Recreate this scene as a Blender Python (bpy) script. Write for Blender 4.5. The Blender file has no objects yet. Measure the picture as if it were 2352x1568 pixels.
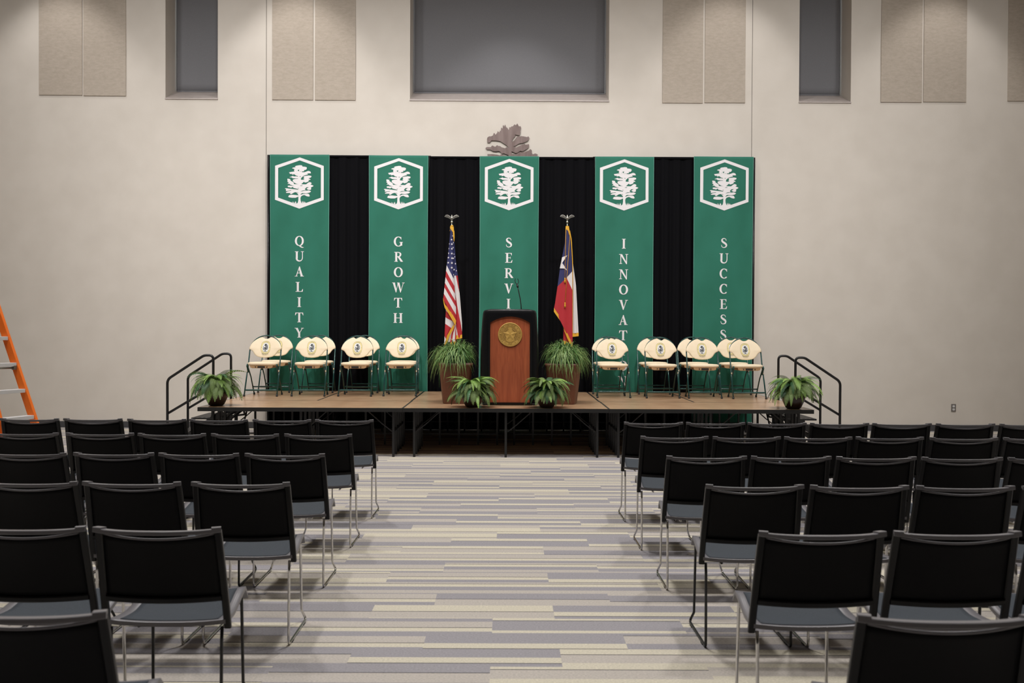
import bpy, bmesh, math, random
from mathutils import Vector, Matrix
PI = math.pi
R = math.radians
sc = bpy.context.scene
COL = sc.collection
random.seed(7)

# ------------------------------------------------------------------ camera
cam_data = bpy.data.cameras.new('camera')
cam_data.sensor_width = 36.0
cam_data.lens = 35.0
cam_data.clip_start = 0.05
cam_data.dof.use_dof = True
cam_data.dof.focus_distance = 12.4
cam_data.dof.aperture_fstop = 5.0
cam = bpy.data.objects.new('camera', cam_data)
COL.objects.link(cam)
cam.matrix_world = (Matrix.Translation((0, 0, 1.535)) @ Matrix.Rotation(-math.atan(11 / 2287), 4, 'Z')
                    @ Matrix.Rotation(PI / 2 - math.atan(30 / 2287), 4, 'X') @ Matrix.Rotation(R(.275), 4, 'Z'))
sc.camera = cam

# ------------------------------------------------------------------ world, exposure
sc.view_settings.view_transform = 'Standard'
sc.view_settings.look = 'None'
sc.view_settings.gamma = 1.0
sc.view_settings.use_curve_mapping = False
sc.view_settings.exposure = 0.0
w = bpy.data.worlds.new('world')
sc.world = w
w.use_nodes = True
w.node_tree.nodes['Background'].inputs[0].default_value = (.85, .93, 1, 1)
w.node_tree.nodes['Background'].inputs[1].default_value = 1.1

# ------------------------------------------------------------------ lamps in the ceiling, with added fill lamps
CEIL = 7.7

def area_lamp(x, y, power, size=.45, z=CEIL - .06, col=(1, .975, .95), spread=110, tilt=0):
    l = bpy.data.lights.new('ceiling_or_fill_lamp', 'AREA')
    l.shape = 'DISK'
    l.size = size
    l.energy = power
    l.color = col
    l.spread = R(spread)
    o = bpy.data.objects.new('ceiling_or_fill_lamp', l)
    COL.objects.link(o)
    o.location = (x, y, z)
    o.rotation_euler = (R(tilt), 0, 0)
    return o

def wall_washer(x, y, power, angle=76, blend=.55, tilt=8):
    l = bpy.data.lights.new('wall_washer_lamp', 'SPOT')
    l.energy = power
    l.color = (1, .965, .935)
    l.spot_size = R(angle)
    l.spot_blend = blend
    l.shadow_soft_size = .08
    o = bpy.data.objects.new('wall_washer_lamp', l)
    COL.objects.link(o)
    o.location = (x, y, CEIL - .06)
    o.rotation_euler = (R(tilt), 0, 0)
    return o

for yy, pw, tl in ((10.0, 44, -8), (7.0, 34, -20), (4.0, 25, -24)):                              # lamps over the seats, turned a little to face the audience
    for xx in (-6.0, -3.0, 0, 3.0, 6.0):
        area_lamp(xx, yy, pw * (1.2 if abs(xx) < 4 else .75), tilt=tl, spread=85)
for xx, pw in ((-6.0, 54), (-3.0, 55), (0, 48), (3.0, 36), (6.0, 42)):        # unseen fill lamps, added to brighten the stage and its wall
    area_lamp(xx, 10.9, pw, tilt=34)
for xx, pw in ((-5.2, 48), (-1.7, 62), (1.7, 58), (5.2, 40)):  # more added fill, high over the seats, brightening the stage from the front
    area_lamp(xx, 7.6, pw, tilt=52, spread=75)
for xx, pw in ((-6.75, 125), (-3.2, 140), (.05, 155), (3.3, 100), (6.55, 108)):
    wall_washer(xx, 14.1, pw)

# ------------------------------------------------------------------ materials
def lin(c):
    return tuple(((v / 255) / 12.92 if v / 255 <= .04045 else ((v / 255 + .055) / 1.055) ** 2.4) for v in c)

def mat(name, col, rough=.5, metal=0., spec=.5, **kw):
    m = bpy.data.materials.new(name)
    m.use_nodes = True
    b = m.node_tree.nodes['Principled BSDF']
    b.inputs['Base Color'].default_value = (*col, 1)
    b.inputs['Roughness'].default_value = rough
    b.inputs['Metallic'].default_value = metal
    b.inputs['Specular IOR Level'].default_value = spec
    for k, v in kw.items():
        b.inputs[k.replace('_', ' ')].default_value = v
    return m

def nodes(m):
    return m.node_tree.nodes, m.node_tree.links, m.node_tree.nodes['Principled BSDF']

def noise_mix(m, c1, c2, scale=(1, 1, 1), nscale=5., detail=4., lo=.35, hi=.65, bump=0., coord='Object', rough=.5):
    """base colour varies between c1 and c2 by a noise of the object's own coordinates"""
    n, l, b = nodes(m)
    tc = n.new('ShaderNodeTexCoord'); mp = n.new('ShaderNodeMapping'); nz = n.new('ShaderNodeTexNoise')
    mp.inputs['Scale'].default_value = scale
    nz.inputs['Scale'].default_value = nscale
    nz.inputs['Detail'].default_value = detail
    nz.inputs['Roughness'].default_value = rough
    cr = n.new('ShaderNodeValToRGB')
    cr.color_ramp.elements[0].position = lo; cr.color_ramp.elements[0].color = (*c1, 1)
    cr.color_ramp.elements[1].position = hi; cr.color_ramp.elements[1].color = (*c2, 1)
    l.new(tc.outputs[coord], mp.inputs[0]); l.new(mp.outputs[0], nz.inputs['Vector'])
    l.new(nz.outputs['Fac'], cr.inputs[0]); l.new(cr.outputs[0], b.inputs['Base Color'])
    if bump:
        bp = n.new('ShaderNodeBump'); bp.inputs['Strength'].default_value = bump; bp.inputs['Distance'].default_value = .004
        l.new(nz.outputs['Fac'], bp.inputs['Height']); l.new(bp.outputs[0], b.inputs['Normal'])
    return m

M = {}
M['wall'] = noise_mix(mat('wall_paint', (.62, .56, .49), .85, spec=.2), (.655, .605, .545), (.69, .64, .58), nscale=2.5, detail=6)
M['ceiling'] = mat('ceiling_paint', (.5, .48, .45), .9)
M['dark_wall'] = noise_mix(mat('rear_wall_paint', (.05, .048, .045), .9), (.045, .043, .04), (.06, .056, .052), nscale=2)
M['side_wall'] = noise_mix(mat('side_wall_paint', (.4, .36, .31), .9), (.38, .34, .29), (.42, .38, .33), nscale=2)
M['felt'] = noise_mix(mat('acoustic_felt', (.4, .34, .28), .95, spec=.1), (.40, .345, .285), (.53, .465, .40), scale=(1, 1, 2.4), nscale=13, detail=10, lo=.28, hi=.72, bump=.2, rough=.78)
M['felt_edge'] = mat('felt_edge', (.34, .27, .22), .95)
M['baseboard'] = mat('rubber_baseboard', (.055, .055, .06), .5)
M['sill'] = noise_mix(mat('sill_stone', (.33, .28, .26), .35), (.40, .35, .325), (.45, .395, .37), nscale=12)
M['shade'] = noise_mix(mat('shade_fabric', (.19, .19, .2), .8, spec=.2), (.178, .178, .19), (.195, .195, .208), nscale=120, detail=2)
M['alu'] = mat('aluminium', (.50, .50, .51), .45, .35)
M['glass'] = mat('window_glass', (1, 1, 1), .02, Transmission_Weight=1.0)
M['joint'] = mat('joint_sealant', (.17, .15, .13), .8)
M['rust'] = noise_mix(mat('bronze_sheet', (.2, .14, .12), .5, .3), (.14, .097, .088), (.20, .148, .138), scale=(6, 1, .8), nscale=4, detail=6)
M['velour'] = mat('black_drape', (.0058, .0058, .0070), .9, spec=.04)
M['green'] = noise_mix(mat('green_banner', (.025, .16, .11), .75, spec=.25), (.0230, .150, .101), (.029, .180, .126), scale=(1, 1, .6), nscale=2.2, detail=3)
M['green_hem'] = mat('banner_hem', (.09, .28, .22), .7)
M['white_print'] = mat('white_print', (.82, .80, .82), .7, spec=.2)
M['black_metal'] = mat('black_powder_coat', (.012, .012, .013), .35)
M['black_plastic'] = mat('black_plastic', (.006, .006, .007), .3, spec=.28)
M['rail'] = mat('rail_highlight_plastic', (.18, .174, .186), .34)  # the frame's black plastic, lightened to hold the overhead highlight in its colour
M['back_mesh'] = mat('black_back_panel', (.0085, .0085, .0095), .6, spec=.12)
M['seat_rim'] = mat('charcoal_plastic_sheen', (.17, .163, .175), .34)  # seat rim and panel edge: overhead sheen put into a paler base colour
M['seat_mesh'] = noise_mix(mat('blue_grey_mesh', (.085, .105, .13), .7, spec=.2), (.036, .043, .053), (.05, .06, .073), nscale=260, detail=2)
M['chrome'] = mat('chrome', (.62, .61, .60), .14, 1.)
M['black_leg'] = mat('black_leg_coat', (.006, .0065, .008), .3)
M['chair_green'] = mat('green_enamel', (.012, .062, .058), .22)
M['cream'] = noise_mix(mat('cream_vinyl', (.88, .74, .53), .5), (.87, .73, .52), (.89, .75, .545), nscale=20)
M['tan'] = mat('tan_board', (.42, .26, .13), .6)
M['rubber'] = mat('black_rubber', (.012, .012, .012), .6)
M['seal_yellow'] = mat('seal_yellow', (.84, .71, .33), .6)
M['seal_olive'] = mat('seal_olive', (.36, .33, .19), .6)
M['seal_white'] = mat('seal_white', (.85, .84, .83), .6)
M['seal_dark'] = mat('seal_dark', (.025, .035, .045), .6)
M['deck_edge'] = mat('deck_edge', (.012, .012, .012), .45)
M['gold'] = noise_mix(mat('gold_seal', (.55, .33, .08), .45, .25), (.52, .31, .07), (.60, .37, .10), nscale=30)
M['gold_dark'] = mat('gold_dark', (.20, .10, .025), .5, .3)
M['silver'] = mat('silver_finial', (.72, .69, .62), .25, 1.)
M['fringe'] = noise_mix(mat('gold_fringe', (.72, .38, .02), .7), (.60, .30, .015), (.80, .44, .03), scale=(60, 60, 4), nscale=5)
M['cord'] = mat('gold_cord', (.50, .30, .08), .6)
M['f_blue'] = mat('flag_blue', (.028, .032, .125), .7)
M['f_red'] = mat('flag_red', (.46, .02, .03), .7)
M['f_white'] = mat('flag_white', (.76, .73, .74), .7)
M['oak'] = mat('flag_pole_wood', (.23, .09, .03), .35)
M['planter'] = noise_mix(mat('brown_planter', (.16, .062, .038), .5), (.145, .056, .034), (.175, .07, .044), nscale=8)
M['fern_pot'] = mat('dark_brown_pot', (.03, .012, .008), .3)
M['soil'] = mat('soil', (.02, .014, .01), .9)
M['fern1'] = mat('fern_olive', (.15, .225, .065), .6)
M['fern2'] = mat('fern_dark', (.05, .145, .055), .45)
M['fern3'] = mat('fern_bright', (.24, .40, .085), .5)
M['grass1'] = mat('grass_green', (.085, .21, .042), .5)
M['grass2'] = mat('grass_light', (.27, .40, .13), .5)
M['grass3'] = mat('grass_dark', (.035, .105, .025), .5)
M['ladder_orange'] = noise_mix(mat('orange_fibreglass', (.80, .14, .015), .4), (.88, .165, .014), (.95, .20, .02), nscale=6)
M['ladder_alu'] = mat('ladder_aluminium', (.72, .72, .73), .45, .15)
M['steel'] = mat('galvanised_steel', (.35, .34, .31), .4, 1.)
M['outlet_plate'] = mat('outlet_plate', (.30, .28, .275), .3, .6)
M['outlet_white'] = mat('outlet_white', (.75, .75, .75), .4)
M['mic'] = mat('microphone_black', (.02, .02, .022), .35)

def wood(name, c1, c2, axis):
    m = mat(name, c1, .32)
    n, l, b = nodes(m)
    tc = n.new('ShaderNodeTexCoord'); mp = n.new('ShaderNodeMapping'); nz = n.new('ShaderNodeTexNoise')
    mp.inputs['Scale'].default_value = axis
    nz.inputs['Scale'].default_value = 6; nz.inputs['Detail'].default_value = 8; nz.inputs['Distortion'].default_value = .7
    cr = n.new('ShaderNodeValToRGB')
    cr.color_ramp.elements[0].position = .32; cr.color_ramp.elements[0].color = (*c1, 1)
    cr.color_ramp.elements[1].position = .68; cr.color_ramp.elements[1].color = (*c2, 1)
    l.new(tc.outputs['Object'], mp.inputs[0]); l.new(mp.outputs[0], nz.inputs['Vector'])
    l.new(nz.outputs['Fac'], cr.inputs[0]); l.new(cr.outputs[0], b.inputs['Base Color'])
    return m
M['cherry'] = wood('cherry_veneer', (.28, .064, .027), (.40, .102, .042), (7, 7, .55))

def deck_material():
    m = mat('brown_hardboard', (.30, .17, .09), .24)
    n, l, b = nodes(m)
    tc = n.new('ShaderNodeTexCoord')
    nz = n.new('ShaderNodeTexNoise'); nz.inputs['Scale'].default_value = 3.5; nz.inputs['Detail'].default_value = 7
    cr = n.new('ShaderNodeValToRGB')
    cr.color_ramp.elements[0].position = .3; cr.color_ramp.elements[0].color = (.42, .255, .148, 1)
    cr.color_ramp.elements[1].position = .7; cr.color_ramp.elements[1].color = (.53, .345, .21, 1)
    # pale scuffs: thin streaks of a stretched noise
    mp = n.new('ShaderNodeMapping'); mp.inputs['Scale'].default_value = (1.2, 9, 1); mp.inputs['Rotation'].default_value = (0, 0, .25)
    nz2 = n.new('ShaderNodeTexNoise'); nz2.inputs['Scale'].default_value = 4; nz2.inputs['Detail'].default_value = 5
    cr2 = n.new('ShaderNodeValToRGB')
    cr2.color_ramp.elements[0].position = .66; cr2.color_ramp.elements[0].color = (0, 0, 0, 1)
    cr2.color_ramp.elements[1].position = .76; cr2.color_ramp.elements[1].color = (.55, .55, .55, 1)
    mx = n.new('ShaderNodeMix'); mx.data_type = 'RGBA'
    mx.inputs['B'].default_value = (.55, .45, .36, 1)
    l.new(tc.outputs['Object'], nz.inputs['Vector']); l.new(nz.outputs['Fac'], cr.inputs[0])
    l.new(tc.outputs['Object'], mp.inputs[0]); l.new(mp.outputs[0], nz2.inputs['Vector']); l.new(nz2.outputs['Fac'], cr2.inputs[0])
    l.new(cr2.outputs[0], mx.inputs['Factor']); l.new(cr.outputs[0], mx.inputs['A']); l.new(mx.outputs['Result'], b.inputs['Base Color'])
    return m
M['deck'] = deck_material()

def carpet_material():
    """plank carpet tiles 1 m x 0.25 m laid in thirds, each printed with cream, grey and speckled taupe stripes"""
    m = mat('plank_carpet', (.4, .38, .34), .95, spec=.08)
    n, l, b = nodes(m)
    def mth(op, a, bb=None):
        x = n.new('ShaderNodeMath'); x.operation = op
        for i, v in enumerate((a, bb)):
            if v is None: continue
            if isinstance(v, (int, float)): x.inputs[i].default_value = v
            else: l.new(v, x.inputs[i])
        return x.outputs[0]
    tc = n.new('ShaderNodeTexCoord'); sp = n.new('ShaderNodeSeparateXYZ')
    l.new(tc.outputs['Object'], sp.inputs[0])
    X, Y = sp.outputs[0], sp.outputs[1]
    yr = mth('DIVIDE', Y, -.25)
    row = mth('FLOOR', yr)
    fy = mth('FRACT', yr)
    xs = mth('ADD', mth('DIVIDE', mth('ADD', X, .07), .985), mth('MULTIPLY', row, 1 / 3))
    colm = mth('FLOOR', xs)
    cb = n.new('ShaderNodeCombineXYZ'); l.new(colm, cb.inputs[0]); l.new(row, cb.inputs[1])
    wn = n.new('ShaderNodeTexWhiteNoise'); wn.noise_dimensions = '2D'; l.new(cb.outputs[0], wn.inputs['Vector'])
    sc3 = n.new('ShaderNodeSeparateColor'); l.new(wn.outputs['Color'], sc3.inputs[0])
    r1, r2 = sc3.outputs[0], sc3.outputs[1]
    u = mth('FRACT', mth('ADD', fy, mth('MULTIPLY', mth('FLOOR', mth('MULTIPLY', r1, 6)), 1 / 6)))
    def ramp(stops):
        cr = n.new('ShaderNodeValToRGB'); cr.color_ramp.interpolation = 'CONSTANT'
        e = cr.color_ramp.elements
        while len(e) < len(stops): e.new(.5)
        for i, (p, c) in enumerate(stops):
            e[i].position = p; e[i].color = (*c, 1)
        l.new(u, cr.inputs[0]); return cr.outputs[0]
    cream, grey, taupe, dark = (.575, .53, .43), (.31, .295, .312), (.465, .425, .385), (.06, .058, .066)
    rA = ramp([(0, cream), (.30, dark), (.33, grey), (.995, cream)])
    rB = ramp([(0, taupe), (.45, cream), (.968, dark)])
    rC = ramp([(0, grey), (.48, dark), (.51, taupe), (.995, grey)])
    rD = ramp([(0, cream), (.24, grey), (.56, taupe), (.968, dark)])
    def mixc(f, a, bb):
        x = n.new('ShaderNodeMix'); x.data_type = 'RGBA'
        l.new(f, x.inputs['Factor']); l.new(a, x.inputs['A']); l.new(bb, x.inputs['B']); return x.outputs['Result']
    r3 = sc3.outputs[2]
    mx_out = mixc(mth('GREATER_THAN', r2, .5), mixc(mth('GREATER_THAN', r3, .5), rA, rB), mixc(mth('GREATER_THAN', r3, .5), rC, rD))
    # yarn speckle
    nz = n.new('ShaderNodeTexNoise'); nz.inputs['Scale'].default_value = 130; nz.inputs['Detail'].default_value = 3
    mp = n.new('ShaderNodeMapping'); mp.inputs['Scale'].default_value = (.7, 1, 1)
    l.new(tc.outputs['Object'], mp.inputs[0]); l.new(mp.outputs[0], nz.inputs['Vector'])
    mr = n.new('ShaderNodeMapRange'); mr.inputs[1].default_value = .3; mr.inputs[2].default_value = .7
    mr.inputs[3].default_value = .84; mr.inputs[4].default_value = 1.14
    l.new(nz.outputs['Fac'], mr.inputs[0])
    vm = n.new('ShaderNodeVectorMath'); vm.operation = 'SCALE'
    l.new(mx_out, vm.inputs[0]); l.new(mr.outputs[0], vm.inputs['Scale'])
    l.new(vm.outputs[0], b.inputs['Base Color'])
    return m
M['carpet'] = carpet_material()

# ------------------------------------------------------------------ mesh builder
class MB:
    def __init__(s):
        s.v, s.f, s.m, s.s = [], [], [], []
    def face(s, idx, mi=0, sm=False):
        s.f.append(tuple(idx)); s.m.append(mi); s.s.append(sm)
    def poly(s, pts, mi=0):
        k = len(s.v); s.v += [tuple(p) for p in pts]; s.face(range(k, k + len(pts)), mi)
    def box(s, a, b, mi=0):
        x0, y0, z0 = a; x1, y1, z1 = b
        k = len(s.v)
        s.v += [(x0, y0, z0), (x1, y0, z0), (x1, y1, z0), (x0, y1, z0), (x0, y0, z1), (x1, y0, z1), (x1, y1, z1), (x0, y1, z1)]
        for q in ((0, 3, 2, 1), (4, 5, 6, 7), (0, 1, 5, 4), (1, 2, 6, 5), (2, 3, 7, 6), (3, 0, 4, 7)):
            s.face([k + i for i in q], mi)
    def rings(s, rings, cap=True, mi=0, sm=True, closed=True):
        n = len(rings[0]); k = len(s.v)
        for r in rings: s.v += [tuple(p) for p in r]
        for i in range(len(rings) - 1):
            for j in range(n if closed else n - 1):
                a, b = k + i * n + j, k + i * n + (j + 1) % n
                s.face((a, b, b + n, a + n), mi, sm)
        if cap:
            s.face([k + j for j in range(n)][::-1], mi)
            s.face([k + (len(rings) - 1) * n + j for j in range(n)], mi)
    def tube(s, pts, r, n=10, mi=0, cap=True):
        pts = [Vector(p) for p in pts]
        rr = r if isinstance(r, (list, tuple)) else [r] * len(pts)
        up = None; rings = []
        for i, p in enumerate(pts):
            t = ((pts[min(i + 1, len(pts) - 1)] - p).normalized() + (p - pts[max(i - 1, 0)]).normalized())
            t = t.normalized() if t.length > 1e-6 else Vector((0, 0, 1))
            if up is None:
                up = Vector((1, 0, 0)) if abs(t.x) < .9 else Vector((0, 1, 0))
            a = (up - t * up.dot(t)).normalized(); up = a
            b = t.cross(a)
            rings.append([p + (a * math.cos(2 * PI * j / n) + b * math.sin(2 * PI * j / n)) * rr[i] for j in range(n)])
        s.rings(rings, cap, mi)
    def bar(s, pts, a, b, ua, ch=.3, mi=0):
        """sweep of a chamfered rectangle: half sizes a along ua, b across"""
        pts = [Vector(p) for p in pts]; ua = Vector(ua); rings = []
        c = min(a, b) * ch
        sec = [(a - c, -b), (a, -b + c), (a, b - c), (a - c, b), (-a + c, b), (-a, b - c), (-a, -b + c), (-a + c, -b)]
        for i, p in enumerate(pts):
            t = (pts[min(i + 1, len(pts) - 1)] - pts[max(i - 1, 0)]).normalized()
            u = (ua - t * ua.dot(t)).normalized(); v = t.cross(u)
            rings.append([p + u * x + v * y for x, y in sec])
        s.rings(rings, True, mi, False)
    def lathe(s, prof, n=28, c=(0, 0, 0), mi=0, cap=True):
        s.rings([[(c[0] + r * math.cos(2 * PI * j / n), c[1] + r * math.sin(2 * PI * j / n), c[2] + z) for j in range(n)] for r, z in prof], cap, mi)
    def ball(s, c, r, n=14, sq=(1, 1, 1), mi=0):
        s.rings([[(c[0] + sq[0] * r * math.sin(PI * i / n) * math.cos(2 * PI * j / n), c[1] + sq[1] * r * math.sin(PI * i / n) * math.sin(2 * PI * j / n),
                   c[2] - sq[2] * r * math.cos(PI * i / n)) for j in range(n)] for i in range(1, n)], True, mi)
    def prism(s, pts, y0, y1, mi=0):
        """outline in x,z extruded along y"""
        n = len(pts); k = len(s.v)
        s.v += [(x, y0, z) for x, z in pts] + [(x, y1, z) for x, z in pts]
        s.face(range(k, k + n), mi); s.face(range(k + 2 * n - 1, k + n - 1, -1), mi)
        for j in range(n):
            a, b = k + j, k + (j + 1) % n
            s.face((b, a, a + n, b + n), mi)
    def grid(s, fn, nu, nv, mi=0, sm=True, colf=None):
        k = len(s.v)
        for i in range(nu + 1):
            for j in range(nv + 1): s.v.append(tuple(fn(i / nu, j / nv)))
        for i in range(nu):
            for j in range(nv):
                a = k + i * (nv + 1) + j
                s.face((a, a + nv + 1, a + nv + 2, a + 1), colf((i + .5) / nu, (j + .5) / nv) if colf else mi, sm)
    def shell(s, fn, nu, nv, off, mi=0, sm=True):
        """closed slab: surface fn and the same surface moved by off"""
        k = len(s.v); q = (nu + 1) * (nv + 1); o = Vector(off)
        P = [Vector(fn(i / nu, j / nv)) for i in range(nu + 1) for j in range(nv + 1)]
        s.v += [tuple(p) for p in P] + [tuple(p + o) for p in P]
        g = lambda i, j: k + i * (nv + 1) + j
        for i in range(nu):
            for j in range(nv):
                s.face((g(i, j), g(i + 1, j), g(i + 1, j + 1), g(i, j + 1)), mi, sm)
                s.face((q + g(i, j), q + g(i, j + 1), q + g(i + 1, j + 1), q + g(i + 1, j)), mi, sm)
        edge = [(i, 0) for i in range(nu)] + [(nu, j) for j in range(nv)] + [(i, nv) for i in range(nu, 0, -1)] + [(0, j) for j in range(nv, 0, -1)]
        for a in range(len(edge)):
            p, r = g(*edge[a]), g(*edge[(a + 1) % len(edge)])
            s.face((r, p, p + q, r + q), mi, False)
    def mesh(s, name, mats):
        me = bpy.data.meshes.new(name)
        me.from_pydata(s.v, [], s.f)
        for m in (mats if isinstance(mats, (list, tuple)) else [mats]): me.materials.append(m)
        me.polygons.foreach_set('material_index', s.m)
        me.polygons.foreach_set('use_smooth', s.s)
        me.update()
        return me

def recalc(me):
    bm = bmesh.new(); bm.from_mesh(me); bmesh.ops.recalc_face_normals(bm, faces=bm.faces); bm.to_mesh(me); bm.free()

def part(name, mb, mats, parent=None, fix=True, loc=None, bevel=0):
    me = mb.mesh(name, mats)
    if fix: recalc(me)
    o = bpy.data.objects.new(name, me)
    COL.objects.link(o)
    o.parent = parent
    if loc: o.location = loc
    if bevel:
        bv = o.modifiers.new('bevel', 'BEVEL'); bv.width = bevel; bv.segments = 2; bv.limit_method = 'ANGLE'; bv.angle_limit = R(50)
    return o

def tag(o, label, cat, group=None, kind=None):
    if label: o['label'] = label
    if cat: o['category'] = cat
    if group: o['group'] = group
    if kind: o['kind'] = kind
    return o

def thing(name, label, cat, loc=(0, 0, 0), rot=0., group=None):
    o = bpy.data.objects.new(name, None)
    o.empty_display_size = .1
    COL.objects.link(o)
    o.location = loc; o.rotation_euler = (0, 0, rot)
    return tag(o, label, cat, group)

def copy_tree(o, parent=None):
    c = o.copy(); COL.objects.link(c)
    if parent is not None: c.parent = parent
    for ch in list(o.children): copy_tree(ch, c)
    return c

def struct(name, mb, mats, fix=True, bevel=0):
    o = part(name, mb, mats, None, fix, None, bevel); o['kind'] = 'structure'; return o

def arc_pts(c, r, a0, a1, n, plane='xz', y=0):
    out = []
    for i in range(n + 1):
        a = R(a0 + (a1 - a0) * i / n)
        out.append((c[0] + r * math.cos(a), y, c[1] + r * math.sin(a)))
    return out

def fillet(pts, r, n=6):
    """round the inner corners of a 3-D polyline"""
    P = [Vector(p) for p in pts]; out = [P[0]]
    for i in range(1, len(P) - 1):
        a, b = (P[i - 1] - P[i]), (P[i + 1] - P[i])
        rr = r[i - 1] if isinstance(r, (list, tuple)) else r
        ang = a.angle(b)
        d = min(rr / math.tan(ang / 2), a.length * .49, b.length * .49)
        p0, p1 = P[i] + a.normalized() * d, P[i] + b.normalized() * d
        for k in range(n + 1):
            t = k / n
            out.append(p0 * (1 - t) ** 2 + P[i] * 2 * t * (1 - t) + p1 * t * t)
    out.append(P[-1])
    return out

# ------------------------------------------------------------------ lettering: serif capitals built from polygons (cap height 1)
def stroke(pts, wd):
    out = []
    P = [Vector((p[0], p[1])) for p in pts]
    L, Rr = [], []
    for i, p in enumerate(P):
        t = (P[min(i + 1, len(P) - 1)] - P[max(i - 1, 0)]).normalized(); nrm = Vector((-t.y, t.x))
        w_ = (wd[i] if isinstance(wd, (list, tuple)) else wd) / 2
        L.append(p + nrm * w_); Rr.append(p - nrm * w_)
    for i in range(len(P) - 1):
        out.append([L[i], L[i + 1], Rr[i + 1], Rr[i]])
    return [[(q.x, q.y) for q in f] for f in out]

def rc(x0, y0, x1, y1): return [[(x0, y0), (x1, y0), (x1, y1), (x0, y1)]]

def ell(rx, ry, a0, a1, thick, thin, cx=0, cy=.5, n=28):
    pts, wd = [], []
    for i in range(n + 1):
        a = R(a0 + (a1 - a0) * i / n)
        pts.append((cx + rx * math.cos(a), cy + ry * math.sin(a)))
        wd.append(thin + (thick - thin) * abs(math.cos(a)) ** 1.3)
    return stroke(pts, wd)

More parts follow.
